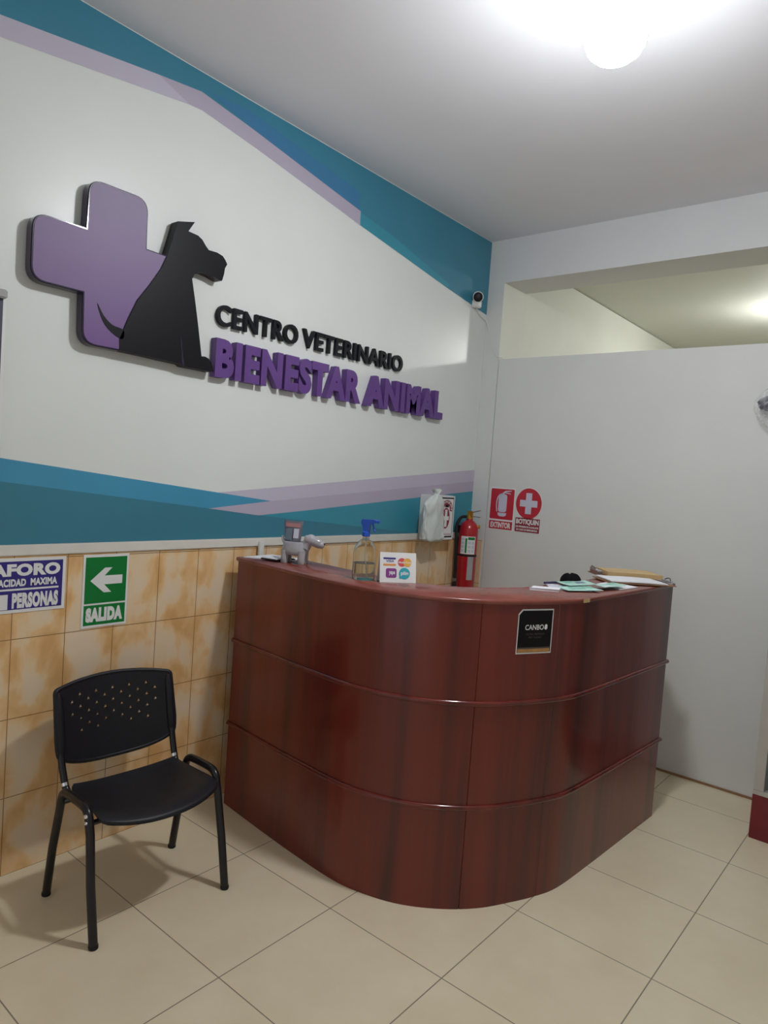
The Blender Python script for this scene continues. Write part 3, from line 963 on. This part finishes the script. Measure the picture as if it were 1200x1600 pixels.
# ================================================================== first-aid cabinet, bag, extinguisher, camera
fa = thing('first_aid_cabinet', 'white first aid cabinet with red cross poster on teal wall', 'cabinet', (0.0, -0.48, 1.214))
MB().box(0.002, 0.075, -0.615, -0.342, 1.214, 1.503, 0.004).build('cabinet_body', 'white_plastic', fa)
b_ = MB()
f = on_left(-0.69, 1.214, 0.0755)
b_.m(0).prism(rect(0.077, 0.346, 0.002, 0.287), f, 0.0, 0.012)
b_.m(1).flat(rect(0.17, 0.334, 0.268, 0.277), f, 0.0124)
b_.flat(rect(0.329, 0.334, 0.018, 0.277), f, 0.0124)
b_.flat(rect(0.17, 0.176, 0.20, 0.277), f, 0.0124)
b_.flat(rect(0.12, 0.334, 0.016, 0.026), f, 0.0124)
arc = [(0.258 + 0.065 * math.cos(math.radians(a)), 0.205 + 0.056 * math.sin(math.radians(a))) for a in range(-20, 201, 10)]
arci = [(0.258 + 0.034 * math.cos(math.radians(a)), 0.200 + 0.030 * math.sin(math.radians(a))) for a in range(-20, 201, 10)]
b_.m(2).flat(arc + arci[::-1], f, 0.0124)
b_.m(0)
vs, fs = text2d('BOTIQUIN', 0.03)
vs = fit(vs, 0, 1, 0, 1)
def bend(a, b):
    an = math.radians(188 - 196 * a)
    k = 0.62 + 0.28 * b
    return (0.258 + 0.065 * k * math.cos(an) * 1.05, 0.203 + 0.056 * k * math.sin(an) * 1.05)
b_.add([fn_ for fn_ in [f(*bend(a, b), 0.0128) for a, b in vs]], fs)
b_.m(1).flat([(0.236, 0.213), (0.281, 0.213), (0.278, 0.226), (0.259, 0.234), (0.240, 0.226)], f, 0.0124)
b_.m(2).flat(circ(0.254, 0.142, 0.043, 0.068, 32), f, 0.0124)
b_.m(0).flat(cross(0.254, 0.142, 0.034, 0.013, 0.056), f, 0.0128)
b_.m(2)
text_on(b_, f, 'PRIMEROS AUXILIOS', 0.19, 0.322, 0.032, 0.042, 0.0124, 0.02)
b_.build('cabinet_door', ['print_white', 'print_black', 'print_dark_red'], fa)
bg = thing('plastic_bag', 'knotted white plastic bag hanging over the first aid cabinet', 'bag', (0.12, -0.62, 1.215))
def crumple(sc, amp, seed):
    o = Vector((seed, seed * 1.7, seed * .3))
    return lambda p: 1 + amp * noise.noise(p * sc + o) + amp * 0.6 * (0.5 - abs(noise.noise(p * sc * 2.1 + o)))
b_ = MB()
prof = [(0.0, 1.219), (0.6, 1.217), (0.97, 1.224), (1.05, 1.245), (1.03, 1.30), (0.98, 1.37), (0.93, 1.43), (0.88, 1.455), (0.62, 1.480), (0.34, 1.500), (0.20, 1.512), (0.27, 1.524), (0.36, 1.538), (0.1, 1.543)]
vs, fs = [], []
NS = 72
PR = smooth(prof, 5)
for r, z in PR:
    for k in range(NS):
        a = 2 * PI * k / NS
        d = Vector((math.cos(a), math.sin(a), 0))
        nq = lambda f_, o_: noise.noise(Vector((d.x * f_ + o_, d.y * f_, z * f_ * 5 + o_)))
        crease = (0.5 - abs(nq(2.6, 1.3))) * 0.26 + (0.4 - abs(nq(5.5, 4.0))) * 0.16 + 0.05 * nq(1.2, 9.0)
        sq = 1.0 / max(abs(d.x), abs(d.y)) ** 0.55
        fold = (0.93 + crease) * (sq if r > 0.5 else 1.0)
        yy = -0.618 + d.y * r * 0.092 * fold + max(0.0, z - 1.44) * 0.35
        xx = max(0.0925 if yy > -0.625 else 0.05, 0.118 + d.x * r * 0.030 * fold + 0.012 * nq(2.0, 6.0))
        vs.append((xx, yy, z + 0.010 * nq(1.5, 7.0)))
m_ = len(PR)
for i in range(m_ - 1):
    for k in range(NS):
        fs.append([i * NS + k, i * NS + (k + 1) % NS, (i + 1) * NS + (k + 1) % NS, (i + 1) * NS + k])
fs += [list(range(NS))[::-1], [(m_ - 1) * NS + k for k in range(NS)]]
b_.add(vs, fs).build('bag_body', 'bag_white', bg, angle=180)
b_ = MB()
b_.add([(0.092, -0.60, 1.515), (0.115, -0.655, 1.535), (0.12, -0.642, 1.548), (0.098, -0.588, 1.53), (0.1, -0.575, 1.555)], [[0, 1, 2, 3], [0, 3, 4]])
b_.build('bag_handle', 'bag_white', bg)

ex = thing('fire_extinguisher', 'red fire extinguisher in the room corner with white label', 'extinguisher', (0.085, -0.145, 0.80))
cx, cy = 0.085, -0.145
MB().lathe([(0.0, 0.80), (0.058, 0.80), (0.064, 0.81), (0.064, 1.268), (0.061, 1.292), (0.050, 1.318), (0.034, 1.335), (0.024, 1.342), (0.022, 1.352), (0.0, 1.353)], (cx, cy, 0), 36).build('cylinder', 'red_paint', ex)
MB().lathe([(0.0222, 1.3525), (0.022, 1.378), (0.016, 1.384), (0.012, 1.39)], (cx, cy, 0), 20).build('valve', 'brass', ex)
b_ = MB()
for zz, tilt in ((1.372, -0.004), (1.388, 0.026)):
    A, B = Vector((cx - 0.012, cy - 0.006, zz)), Vector((cx + 0.075, cy + 0.01, zz + tilt))
    b_.tube([A, A.lerp(B, .3), B], [0.009, 0.0075, 0.006], 8, squash=(1, 1, .5))
b_.build('lever', 'steel', ex)
MB().box(cx - 0.012, cx + 0.03, cy - 0.018, cy - 0.004, 1.366, 1.406, 0.004).build('safety_tag', 'brass', ex)
hose = smooth([(cx - 0.02, cy - 0.01, 1.365), (cx - 0.045, cy - 0.04, 1.355), (cx - 0.05, cy - 0.075, 1.30), (cx - 0.036, cy - 0.088, 1.20), (cx - 0.03, cy - 0.088, 1.05), (cx - 0.03, cy - 0.085, 0.93)], 6)
h_ = MB().tube(hose, 0.0105, 10).build('hose', 'rubber', ex)
MB().tube([(cx - 0.03, cy - 0.085, 0.945), (cx - 0.03, cy - 0.085, 0.925)], 0.0135, 12).build('hose_ferrule', 'steel', h_)
MB().tube([(cx - 0.03, cy - 0.085, 0.93), (cx - 0.03, cy - 0.083, 0.84)], [0.012, 0.017], 12).build('hose_nozzle', 'rubber', h_)
def on_cyl(u, v, d):
    a = math.radians(-62) + u / 0.064
    return (cx + (0.064 + d) * math.cos(a), cy + (0.064 + d) * math.sin(a), v)
def cyl_band(mb, u0, u1, v0, v1, d, n=12):
    vs = []
    for i in range(n + 1):
        u = u0 + (u1 - u0) * i / n
        vs += [on_cyl(u, v0, d), on_cyl(u, v1, d)]
    mb.add(vs, [[2 * i, 2 * i + 2, 2 * i + 3, 2 * i + 1] for i in range(n)])
b_ = MB()
b_.m(0)
cyl_band(b_, -0.045, 0.06, 1.115, 1.235, 0.0008)
b_.m(1)
cyl_band(b_, -0.012, 0.0, 1.122, 1.222, 0.0012, 3)
cyl_band(b_, 0.006, 0.054, 1.212, 1.230, 0.0012, 6)
b_.m(2)
for q in range(4):
    cyl_band(b_, -0.040, -0.018, 1.128 + q * 0.026, 1.146 + q * 0.026, 0.0012, 4)
    if q < 3:
        cyl_band(b_, 0.008, 0.026, 1.126 + q * 0.028, 1.146 + q * 0.028, 0.0012, 3)
        cyl_band(b_, 0.032, 0.05, 1.126 + q * 0.028, 1.146 + q * 0.028, 0.0012, 3)
b_.build('label_sheet', ['print_white', 'print_green', 'print_pale'], ex)
b_ = MB()
cyl_band(b_, 0.012, 0.055, 0.94, 1.10, 0.0008)
b_.build('inspection_sticker', 'grey_plastic', ex)
MB().lathe([(0.0655, 1.098), (0.0655, 1.112)], (cx, cy, 0), 36).build('strap', 'rubber', ex)
MB().tube([(cx + 0.042, cy + 0.022, 1.30), (cx + 0.066, cy + 0.032, 1.302)], 0.012, 14).build('gauge', 'brass', ex)
b_ = MB().box(0.0075, 0.023, cy - 0.02, cy + 0.02, 1.02, 1.30, 0.002)
b_.build('wall_bracket', 'black_metal', ex)

cm = thing('security_camera', 'small white security camera with black lens in the room corner', 'camera', (0.0, -0.19, 2.79))
MB().box(0.002, 0.05, -0.20, -0.145, 2.775, 2.83, 0.006).build('mount', 'white_plastic', cm)
D = Vector((0.55, -0.78, -0.28)).normalized()
C0 = Vector((0.04, -0.185, 2.843))
MB().tube([C0 - D * 0.03, C0 - D * 0.024, C0 + D * 0.02, C0 + D * 0.024], [0.028, 0.036, 0.036, 0.034], 24).build('housing', 'white_plastic', cm)
MB().tube([C0 + D * 0.0245, C0 + D * 0.027, C0 + D * 0.034, C0 + D * 0.037], [0.031, 0.031, 0.024, 0.010], 24).build('lens', 'black_plastic', cm)
cab = smooth([(0.002, -0.145, 2.775), (0.012, -0.09, 2.74), (0.02, -0.03, 2.72), (0.03, -0.005, 2.66), (0.06, -0.004, 2.56), (0.11, -0.004, 2.48), (0.16, -0.003, 2.459)], 6)
tag(MB().tube(cab, 0.0032, 6).build('camera_cable', 'white_plastic', loc=(0.002, -0.145, 2.459)), 'thin white cable drooping from the corner camera to the partition top', 'cable')
tag(MB().box(0.0165, 0.032, -1.935, -1.905, 0.30, 1.236, 0.003).build('cable_channel', 'white_plastic', loc=(0.016, -1.92, 0.3)), 'white vertical cable channel on tiled wall behind the counter end', 'cable channel')

# ================================================================== things on the counter
# grey dog planter
dp = thing('dog_planter', 'grey ceramic dog figurine planter on the counter ledge', 'planter', (0.335, -1.985, TOP), math.radians(24))
def dpart(mb, name, m='ceramic', angle=50):
    return mb.build(name, m, dp, world=False, angle=angle)
def bodyfn(p):
    return 1.0
b_ = MB()
vs, fs = [], []
NB = 28
for r, z in smooth([(0.0, 0.036), (0.7, 0.036), (0.96, 0.048), (1.0, 0.068), (0.93, 0.092), (0.86, 0.099), (0.80, 0.096), (0.78, 0.07), (0.0, 0.068)], 3):
    for k in range(NB):
        a = 2 * PI * k / NB
        cxx, syy = math.cos(a), math.sin(a)
        vs.append((0.058 * r * math.copysign(abs(cxx) ** 0.7, cxx), 0.04 * r * math.copysign(abs(syy) ** 0.8, syy), z))
m_ = len(vs) // NB
for i in range(m_ - 1):
    for k in range(NB):
        fs.append([i * NB + k, i * NB + (k + 1) % NB, (i + 1) * NB + (k + 1) % NB, (i + 1) * NB + k])
fs += [list(range(NB))[::-1], [(m_ - 1) * NB + k for k in range(NB)]]
dpart(b_.add(vs, fs), 'body')
for sx in (1, -1):
    for sy in (1, -1):
        dpart(MB().lathe([(0.0, 0.0), (0.015, 0.0), (0.0175, 0.004), (0.0165, 0.025), (0.018, 0.06)], (0.041 * sx, 0.021 * sy, 0), 18), 'leg')
hd = MB()
hd.ball((0.074, 0, 0.112), 0.027, (1.0, 1.0, 0.95))
hd.tube([(0.070, 0, 0.116), (0.095, 0, 0.106), (0.122, 0, 0.096), (0.132, 0, 0.092)], [0.024, 0.024, 0.0205, 0.010], 18)
hd.ball((0.126, 0, 0.094), 0.0185, (0.8, 1, 0.9))
hd.tube([(0.048, 0, 0.078), (0.060, 0, 0.096), (0.072, 0, 0.108)], [0.026, 0.023, 0.022], 16)
h_ = dpart(hd, 'head', angle=70)
for sy in (1, -1):
    dpart(MB().ball((0.062, 0.024 * sy, 0.118), 0.014, (0.8, 0.4, 1.2)), 'ear')
dpart(MB().ball((0.139, 0, 0.098), 0.005), 'nose', 'black_plastic')
dpart(MB().tube([(-0.050, 0, 0.088), (-0.062, 0, 0.105), (-0.066, 0, 0.122)], [0.010, 0.008, 0.004], 10), 'tail')
# printed foil pouch standing in the planter
fp = thing('treat_pouch', 'silver printed foil pouch standing inside the grey dog planter', 'pouch', (0.322, -1.99, TOP + 0.07), math.radians(24))
b_ = MB()
vs, fs = [], []
for j in range(13):
    t = j / 12
    z = 0.0 + 0.118 * t
    hw = 0.036 + 0.011 * t
    th = 0.017 * (1 - t) ** 0.6 + 0.001
    for i in range(13):
        u = -1 + 2 * i / 12
        dz = 0.008 * u * u * t
        vs.append((hw * u, -th * (1 - u * u) ** 0.5 * (1 + 0.15 * noise.noise(Vector((u * 3, t * 4, 1)))), z + dz))
    for i in range(13):
        u = 1 - 2 * i / 12
        dz = 0.008 * u * u * t
        vs.append((hw * u, th * (1 - u * u) ** 0.5, z + dz))
for j in range(12):
    for k in range(26):
        q = j * 26
        fs.append([q + k, q + (k + 1) % 26, q + 26 + (k + 1) % 26, q + 26 + k])
fs += [list(range(26))[::-1], [12 * 26 + k for k in range(26)]]
b_.add(vs, fs)
b_.build('pouch_body', 'pouch_foil', fp, world=False, angle=60)
b_ = MB()
fpx = lambda a, b, d: (a, -0.0195 * (1 - b / 0.118) ** 0.6 * max(0.0, 1 - (a / 0.05) ** 2) ** 0.5 - 0.0035 - d, b)
b_.m(0)
for r_ in range(3):
    b_.add([fpx(-0.036 + 0.072 * i / 8, 0.094 + 0.006 * q, 0) for i in range(9) for q in (r_, r_ + 1)], [[2 * i, 2 * i + 2, 2 * i + 3, 2 * i + 1] for i in range(8)])
b_.m(1)
b_.add([fpx(0.008 + 0.024 * i / 4, q, 0) for i in range(5) for q in (0.045, 0.088)], [[2 * i, 2 * i + 2, 2 * i + 3, 2 * i + 1] for i in range(4)])
b_.m(2)
b_.add([fpx(-0.032 + 0.034 * i / 4, q, 0) for i in range(5) for q in (0.035, 0.088)], [[2 * i, 2 * i + 2, 2 * i + 3, 2 * i + 1] for i in range(4)])
b_.build('pouch_print', ['pouch_rose', 'print_pale', 'slate_ink'], fp, world=False)

# spray bottle
sb = thing('spray_bottle', 'clear spray bottle with blue trigger on the counter', 'bottle', (0.80, -2.035, TOP), math.radians(15))
def spart(mb, name, m, angle=45):
    return mb.build(name, m, sb, world=False, angle=angle)
outer_p = [(0.0, 0.001), (0.043, 0.0), (0.0465, 0.004), (0.047, 0.01), (0.047, 0.105), (0.045, 0.122), (0.037, 0.142), (0.025, 0.156), (0.0145, 0.163), (0.013, 0.168), (0.013, 0.178)]
inner_p = [(0.0115, 0.178), (0.0115, 0.166), (0.0235, 0.1545), (0.0355, 0.1405), (0.0435, 0.121), (0.0455, 0.105), (0.0455, 0.01), (0.043, 0.003), (0.0, 0.003)]
b_ = MB()
spart(b_.lathe(outer_p + inner_p, n=36), 'bottle_body', 'clear_plastic')
spart(MB().lathe([(0.0, 0.0032), (0.0425, 0.0032), (0.0452, 0.0102), (0.0452, 0.066), (0.0, 0.066)], n=36), 'liquid', 'liquid')
spart(MB().lathe([(0.0135, 0.174), (0.0165, 0.175), (0.0165, 0.192), (0.012, 0.195)], n=24), 'collar', 'blue_plastic')
b_ = MB()
b_.prism([(-0.022, 0.236), (-0.016, 0.244), (0.034, 0.246), (0.047, 0.243), (0.049, 0.233), (0.030, 0.230), (0.016, 0.222), (0.012, 0.195), (-0.012, 0.195), (-0.014, 0.212), (-0.022, 0.228)], lambda a, b, d: (a, d, b), -0.0095, 0.0095)
spart(b_, 'spray_head', 'blue_plastic')
spart(MB().tube(smooth([(0.026, 0, 0.232), (0.030, 0, 0.22), (0.034, 0, 0.206), (0.042, 0, 0.196)], 4), [0.005] * 12 + [0.004], 8, squash=(.7, 1.2, 1)), 'trigger', 'blue_plastic')
spart(MB().tube([(0.048, 0, 0.2385), (0.056, 0, 0.2385)], 0.0075, 6), 'nozzle', 'blue_plastic')
spart(MB().tube([(0, 0, 0.185), (0.002, 0, 0.10), (0.014, 0, 0.008)], 0.0022, 8), 'dip_tube', 'white_plastic')

# payment card stand (angled acrylic card)
P0, P1 = Vector((0.893, -2.040, TOP)), Vector((0.980, -1.915, TOP))
U = (P1 - P0).normalized()
N = Vector((U.y, -U.x, 0))
Wd, Hd, tilt = (P1 - P0).length, 0.122, 0.20
def on_card(u, v, d):
    q = P0 + U * u + (Vector((0, 0, 1)) * math.cos(tilt) - N * math.sin(tilt)) * v + (N * math.cos(tilt) + Vector((0, 0, 1)) * math.sin(tilt)) * d
    return tuple(q)
pc = thing('payment_sign', 'small white standing sign with four payment logos', 'sign', tuple((P0 + P1) / 2))
b_ = MB()
b_.m(0).prism(rect(0, Wd, 0.0006, Hd), on_card, -0.003, 0.0)
e1 = 0.0006
b_.m(1).flat(rect(0.014, 0.066, 0.094, 0.101), on_card, e1)
b_.m(1)
text_on(b_, on_card, 'VISA', 0.026, 0.058, 0.082, 0.092, e1, 0.02, shear=0.2)
b_.m(2).flat(rect(0.014, 0.066, 0.068, 0.076), on_card, e1)
b_.m(3).flat(circ(0.092, 0.083, 0.0175), on_card, e1)
b_.m(4).flat(circ(0.115, 0.083, 0.0175), on_card, e1 * 1.6)
b_.m(0)
text_on(b_, on_card, 'MasterCard', 0.078, 0.130, 0.079, 0.087, e1 * 2.4, 0.02)
b_.m(5).flat(rrect(0.025, 0.070, 0.020, 0.058, 0.008), on_card, e1)
b_.m(0)
text_on(b_, on_card, 'yape', 0.038, 0.063, 0.029, 0.046, e1 * 2, 0.03)
b_.m(6).flat(circ(0.103, 0.038, 0.0235), on_card, e1)
b_.flat([(0.081, 0.017), (0.098, 0.017), (0.088, 0.030), (0.081, 0.036)], on_card, e1 * 0.8)
b_.m(0)
text_on(b_, on_card, 'plin', 0.088, 0.120, 0.028, 0.047, e1 * 2, 0.03)
b_.build('card_face', ['print_white', 'print_navy', 'print_orange', 'print_coral', 'print_yellow', 'print_purple', 'print_turquoise'], pc, weld=1e-7)
b_ = MB()
b_.add([on_card(0.0, Hd, -0.0031), on_card(Wd, Hd, -0.0031), tuple(P1 - N * 0.052 + Vector((0, 0, 0.0006))), tuple(P0 - N * 0.052 + Vector((0, 0, 0.0006))),
        on_card(0.0, Hd - 0.003, -0.0055), on_card(Wd, Hd - 0.003, -0.0055), tuple(P1 - N * 0.0495 + Vector((0, 0, 0.0006))), tuple(P0 - N * 0.0495 + Vector((0, 0, 0.0006)))],
       [[0, 1, 2, 3], [7, 6, 5, 4], [0, 3, 7, 4], [1, 5, 6, 2], [2, 6, 7, 3], [0, 4, 5, 1]])
b_.build('rear_leg', 'white_plastic', pc)

def sheet(mb, corners, z, th, lift=None):
    n = len(corners)
    up = [z + th + (lift[i] if lift else 0) for i in range(n)]
    lo = [z + (lift[i] if lift else 0) for i in range(n)]
    vs = [(c[0], c[1], q) for c, q in zip(corners, lo)] + [(c[0], c[1], q) for c, q in zip(corners, up)]
    mb.add(vs, [list(range(n))[::-1], list(range(n, 2 * n))] + [[i, (i + 1) % n, n + (i + 1) % n, n + i] for i in range(n)])
    return mb
# papers at the left end
tag(sheet(MB(), [(0.11, -2.095), (0.255, -2.005), (0.27, -1.87), (0.09, -1.90)], TOP + 0.0005, 0.004).build('paper_stack', 'paper', loc=(0.18, -1.98, TOP)), 'thin stack of white papers on the left end of the counter', 'paper')
b_ = MB()
sheet(b_.m(0), [(0.205, -2.072), (0.285, -2.052), (0.292, -1.94), (0.19, -1.96)], TOP + 0.0050, 0.006)
sheet(b_.m(1), [(0.207, -2.068), (0.283, -2.049), (0.289, -1.944), (0.193, -1.963)], TOP + 0.0112, 0.003)
tag(b_.build('notebook', ['black_plastic', 'paper'], loc=(0.24, -2.0, TOP + 0.005)), 'black and white notebook lying beside the grey dog planter', 'notebook')
# notepad, leaflets and folder behind the sticker
np_ = thing('notepad', 'small white notepad near the counter corner beside green leaflets', 'notepad', (1.36, -1.50, TOP))
sheet(MB(), [(1.318, -1.585), (1.412, -1.513), (1.388, -1.442), (1.296, -1.512)], TOP + 0.0005, 0.009).build('pages', 'paper', np_)
sheet(MB(), [(1.316, -1.587), (1.414, -1.514), (1.411, -1.506), (1.313, -1.579)], TOP + 0.0097, 0.0012).build('gummed_edge', 'print_pale', np_)
pf = thing('clear_folder', 'clear plastic folder with dark blue spine under the green leaflets', 'folder', (1.38, -1.32, TOP))
sheet(MB(), [(1.355, -1.470), (1.485, -1.345), (1.40, -1.225), (1.270, -1.345)], TOP + 0.0004, 0.0016).build('folder_sheet', 'print_pale', pf)
MB().tube([(1.270, -1.36, TOP + 0.0065), (1.285, -1.30, TOP + 0.0065), (1.33, -1.235, TOP + 0.0065)], 0.005, 8).build('folder_spine', 'navy_plastic', pf)
def leaflet(label, pts, z, seed, inks):
    t = thing('leaflet', label, 'leaflet', (pts[0][0], pts[0][1], TOP), group='leaflets on the counter')
    b_ = MB()
    A, B, C_, D_ = [Vector((p[0] + 0.010, p[1] + 0.012, 0)) for p in pts]
    vs, fs = [], []
    g = 9
    for i in range(g + 1):
        for j in range(g + 1):
            u, v = i / g, j / g
            p = A.lerp(B, u).lerp(D_.lerp(C_, u), v)
            zz = TOP + z + 0.006 * (0.5 + 0.5 * noise.noise(Vector((u * 1.6 + seed, v * 1.6, seed)))) + 0.004 * u * u
            vs.append((p.x, p.y, zz))
    for i in range(g):
        for j in range(g):
            q = i * (g + 1) + j
            fs.append([q, q + 1, q + g + 2, q + g + 1])
    n0 = len(vs)
    vs += [(x, y, zz - 0.0012) for x, y, zz in vs]
    F = fs + [[n0 + k for k in f[::-1]] for f in fs]
    rimi = [j for j in range(g)] + [i * (g + 1) + g for i in range(g)] + [g * (g + 1) + g - j for j in range(g)] + [(g - i) * (g + 1) for i in range(g)]
    F += [[a, b, n0 + b, n0 + a] for a, b in zip(rimi, rimi[1:] + rimi[:1])]
    b_.add(vs, F)
    for k in range(len(fs)):
        i, j = k // g, k % g
        for (i0, i1, j0, j1, mi) in inks:
            if i0 <= i < i1 and j0 <= j < j1:
                b_.mi[k] = mi
    b_.build('sheet', ['mint_paper', 'mint_dark', 'slate_ink', 'paper'], t, angle=60)
    return t
leaflet('mint green printed leaflet lying beside the white notepad', [(1.418, -1.475), (1.512, -1.33), (1.432, -1.285), (1.345, -1.42)], 0.004, 1.0, [(2, 6, 3, 7, 1), (6, 9, 5, 9, 1)])
leaflet('mint green leaflet with grey square, uppermost beside the black pouch', [(1.385, -1.385), (1.44, -1.235), (1.36, -1.175), (1.295, -1.325)], 0.0125, 3.4, [(1, 4, 5, 8, 1), (4, 7, 3, 6, 2)])
leaflet('pale green leaflet nearest the clipboards on the counter', [(1.495, -1.275), (1.53, -1.12), (1.455, -1.085), (1.425, -1.235)], 0.012, 6.2, [(1, 4, 1, 4, 3), (5, 8, 5, 8, 1)])
tag(sheet(MB(), [(1.536, -1.16), (1.552, -0.99), (1.40, -0.95), (1.40, -1.10)], TOP + 0.0005, 0.003).build('paper_sheet', 'paper', loc=(1.47, -1.05, TOP)), 'white sheet of paper between the leaflets and the clipboards', 'paper')
# black two-lobed pouch
b_ = MB()
def lump(p):
    dent = max(0.0, 1 - ((p.x * .77 + p.y * .64 + 0.10) / 0.16) ** 2) * max(0.0, p.z)
    return 1 - 0.16 * dent + 0.10 * noise.noise(p * 1.7 + Vector((2, 5, 1)))
b_.ball((1.322, -1.205, TOP + 0.004), 0.054, (0.92, 0.86, 0.86), lump, 40, 26)
for i, v in enumerate(b_.v):
    if v[2] < TOP + 0.0006:
        b_.v[i] = (v[0], v[1], TOP + 0.0006)
tag(b_.build('black_pouch', 'black_cloth', loc=(1.322, -1.205, TOP), angle=180), 'rounded black pouch behind the green leaflets on the counter', 'pouch')
# clipboards
def clipboard(label, c, ang, L, Wd, z, thick, board, sheetm, paper_shift, loc_clip=1):
    t = thing('clipboard', label, 'clipboard', (c[0], c[1], z), ang, 'clipboards on the counter end')
    MB().box(-L / 2, L / 2, -Wd / 2, Wd / 2, 0.0, 0.004, 0.0015).build('board', board, t, world=False)
    b_ = MB()
    g = 14
    vs, fs = [], []
    for i in range(g + 1):
        u = i / g
        x = -L / 2 + (0.012 if loc_clip > 0 else 0.038) + (L - 0.05) * u + paper_shift
        zz = 0.0046 + 0.003 * math.sin(PI * u) + 0.006 * max(0, 0.25 - u) * 4 * 0.5
        for y in (-Wd / 2 + 0.01, Wd / 2 - 0.01):
            vs.append((x, y, zz))
        for y in (-Wd / 2 + 0.01, Wd / 2 - 0.01):
            vs.append((x, y, zz + thick))
    for i in range(g):
        a, b = 4 * i, 4 * i + 4
        fs += [[a, a + 1, b + 1, b], [a + 2, b + 2, b + 3, a + 3], [a, b, b + 2, a + 2], [a + 1, a + 3, b + 3, b + 1]]
    fs += [[0, 2, 3, 1], [4 * g, 4 * g + 1, 4 * g + 3, 4 * g + 2]]
    b_.add(vs, fs).build('paper_sheets', sheetm, t, world=False)
    x1 = loc_clip * (L / 2 - 0.022)
    ex_ = max(0, thick - 0.005)
    cl = MB().box(min(x1, x1 + loc_clip * 0.026), max(x1, x1 + loc_clip * 0.026), -0.055, 0.055, 0.0048, 0.0115 + max(0, thick - 0.005), 0.001).build('clip', 'chrome', t, world=False)
    MB().tube([(x1 + loc_clip * 0.026, -0.045, 0.0135 + ex_), (x1 + loc_clip * 0.026, 0.045, 0.0135 + ex_)], 0.0055, 10).build('clip_roll', 'chrome', cl, world=False)
    MB().tube(smooth([(x1 + loc_clip * 0.026, -0.03, 0.016 + ex_), (x1 + loc_clip * 0.034, -0.012, 0.026 + ex_), (x1 + loc_clip * 0.034, 0.012, 0.026 + ex_), (x1 + loc_clip * 0.026, 0.03, 0.016 + ex_)], 4), 0.0022, 8).build('clip_lever', 'black_metal', cl, world=False)
    return t
clipboard('tan clipboard holding a manila sheet, farther from the counter front', (1.36, -0.63), math.radians(42), 0.33, 0.2, TOP + 0.0005, 0.021, 'tan_board', 'manila', 0.0, -1)
clipboard('tan clipboard with white paper and clip overhanging the counter end', (1.474, -0.835), math.radians(46), 0.33, 0.2, TOP + 0.0045, 0.005, 'tan_board', 'paper', 0.0, 1)

# ================================================================== right edge of the photograph
cb = thing('display_cabinet', 'aluminium and glass display cabinet on maroon base at the right edge', 'cabinet', (2.6, -0.25, 0))
x0, x1, y0, y1, zt = 2.003, 3.2, -0.477, -0.012, 1.85
MB().box(x0, x1, y0, y1, 0, 0.212, 0.002).build('base', 'maroon', cb)
for xa, xb in ((x0 + 0.002, x0 + 0.045), (x1 - 0.045, x1 - 0.002), ((x0 + x1) / 2 - 0.02, (x0 + x1) / 2 + 0.02)):
    for ya, yb in ((y0 + 0.002, y0 + 0.03), (y1 - 0.03, y1 - 0.002)):
        MB().box(xa, xb, ya, yb, 0.235, zt - 0.035, 0.002).build('post', 'aluminium', cb)
for za, zb in ((0.2125, 0.2349), (zt - 0.0349, zt)):
    MB().box(x0 + 0.001, x1 - 0.001, y0 + 0.001, y1 - 0.001, za, zb, 0.002).build('rail', 'aluminium', cb)
for xa, xb in ((x0 + 0.0465, (x0 + x1) / 2 - 0.0215), ((x0 + x1) / 2 + 0.0215, x1 - 0.0465)):
    g_ = MB().box(xa + 0.008, xb - 0.008, y0 + 0.012, y0 + 0.018, 0.245, zt - 0.045).build('glass_door', 'glass_pane', cb)
    for za in (0.70, 1.15):
        MB().box(xa, xb, y0 + 0.06, y1 - 0.035, za, za + 0.008).build('shelf', 'glass_pane', cb)
MB().box(x0 + 0.004, x1 - 0.004, y1 - 0.008, y1 - 0.002, 0.235, zt - 0.035).build('back_sheet', 'white_plastic', cb)
for ya, yb in ((0.0, 1.0),):
    MB().box(x0 + 0.004, x0 + 0.01, y0 + 0.031, y1 - 0.031, 0.236, zt - 0.036).build('side_glass', 'glass_pane', cb)

hb = thing('hanging_bag', 'clear plastic bag of dark violet cloth hanging on the partition', 'bag', (1.88, -0.05, 1.93))
MB().ball((1.875, -0.058, 2.125), 0.1, (0.98, 0.50, 0.48), crumple(1.4, 0.16, 9.0), 32, 20).build('contents', 'dark_violet', hb, angle=180)
b_ = MB()
b_.ball((1.875, -0.060, 2.10), 0.12, (0.98, 0.47, 1.30), lambda p: (1 - 0.28 * max(0, p.z) ** 2) * crumple(2.0, 0.10, 11.0)(p) * (1 - 0.30 * max(0, -p.z)), 40, 26)
b_.build('film', 'clear_film', hb, angle=180)
MB().tube([(1.89, -0.003, 2.285), (1.89, -0.03, 2.285), (1.89, -0.045, 2.27)], 0.003, 8).build('hook', 'steel', hb)
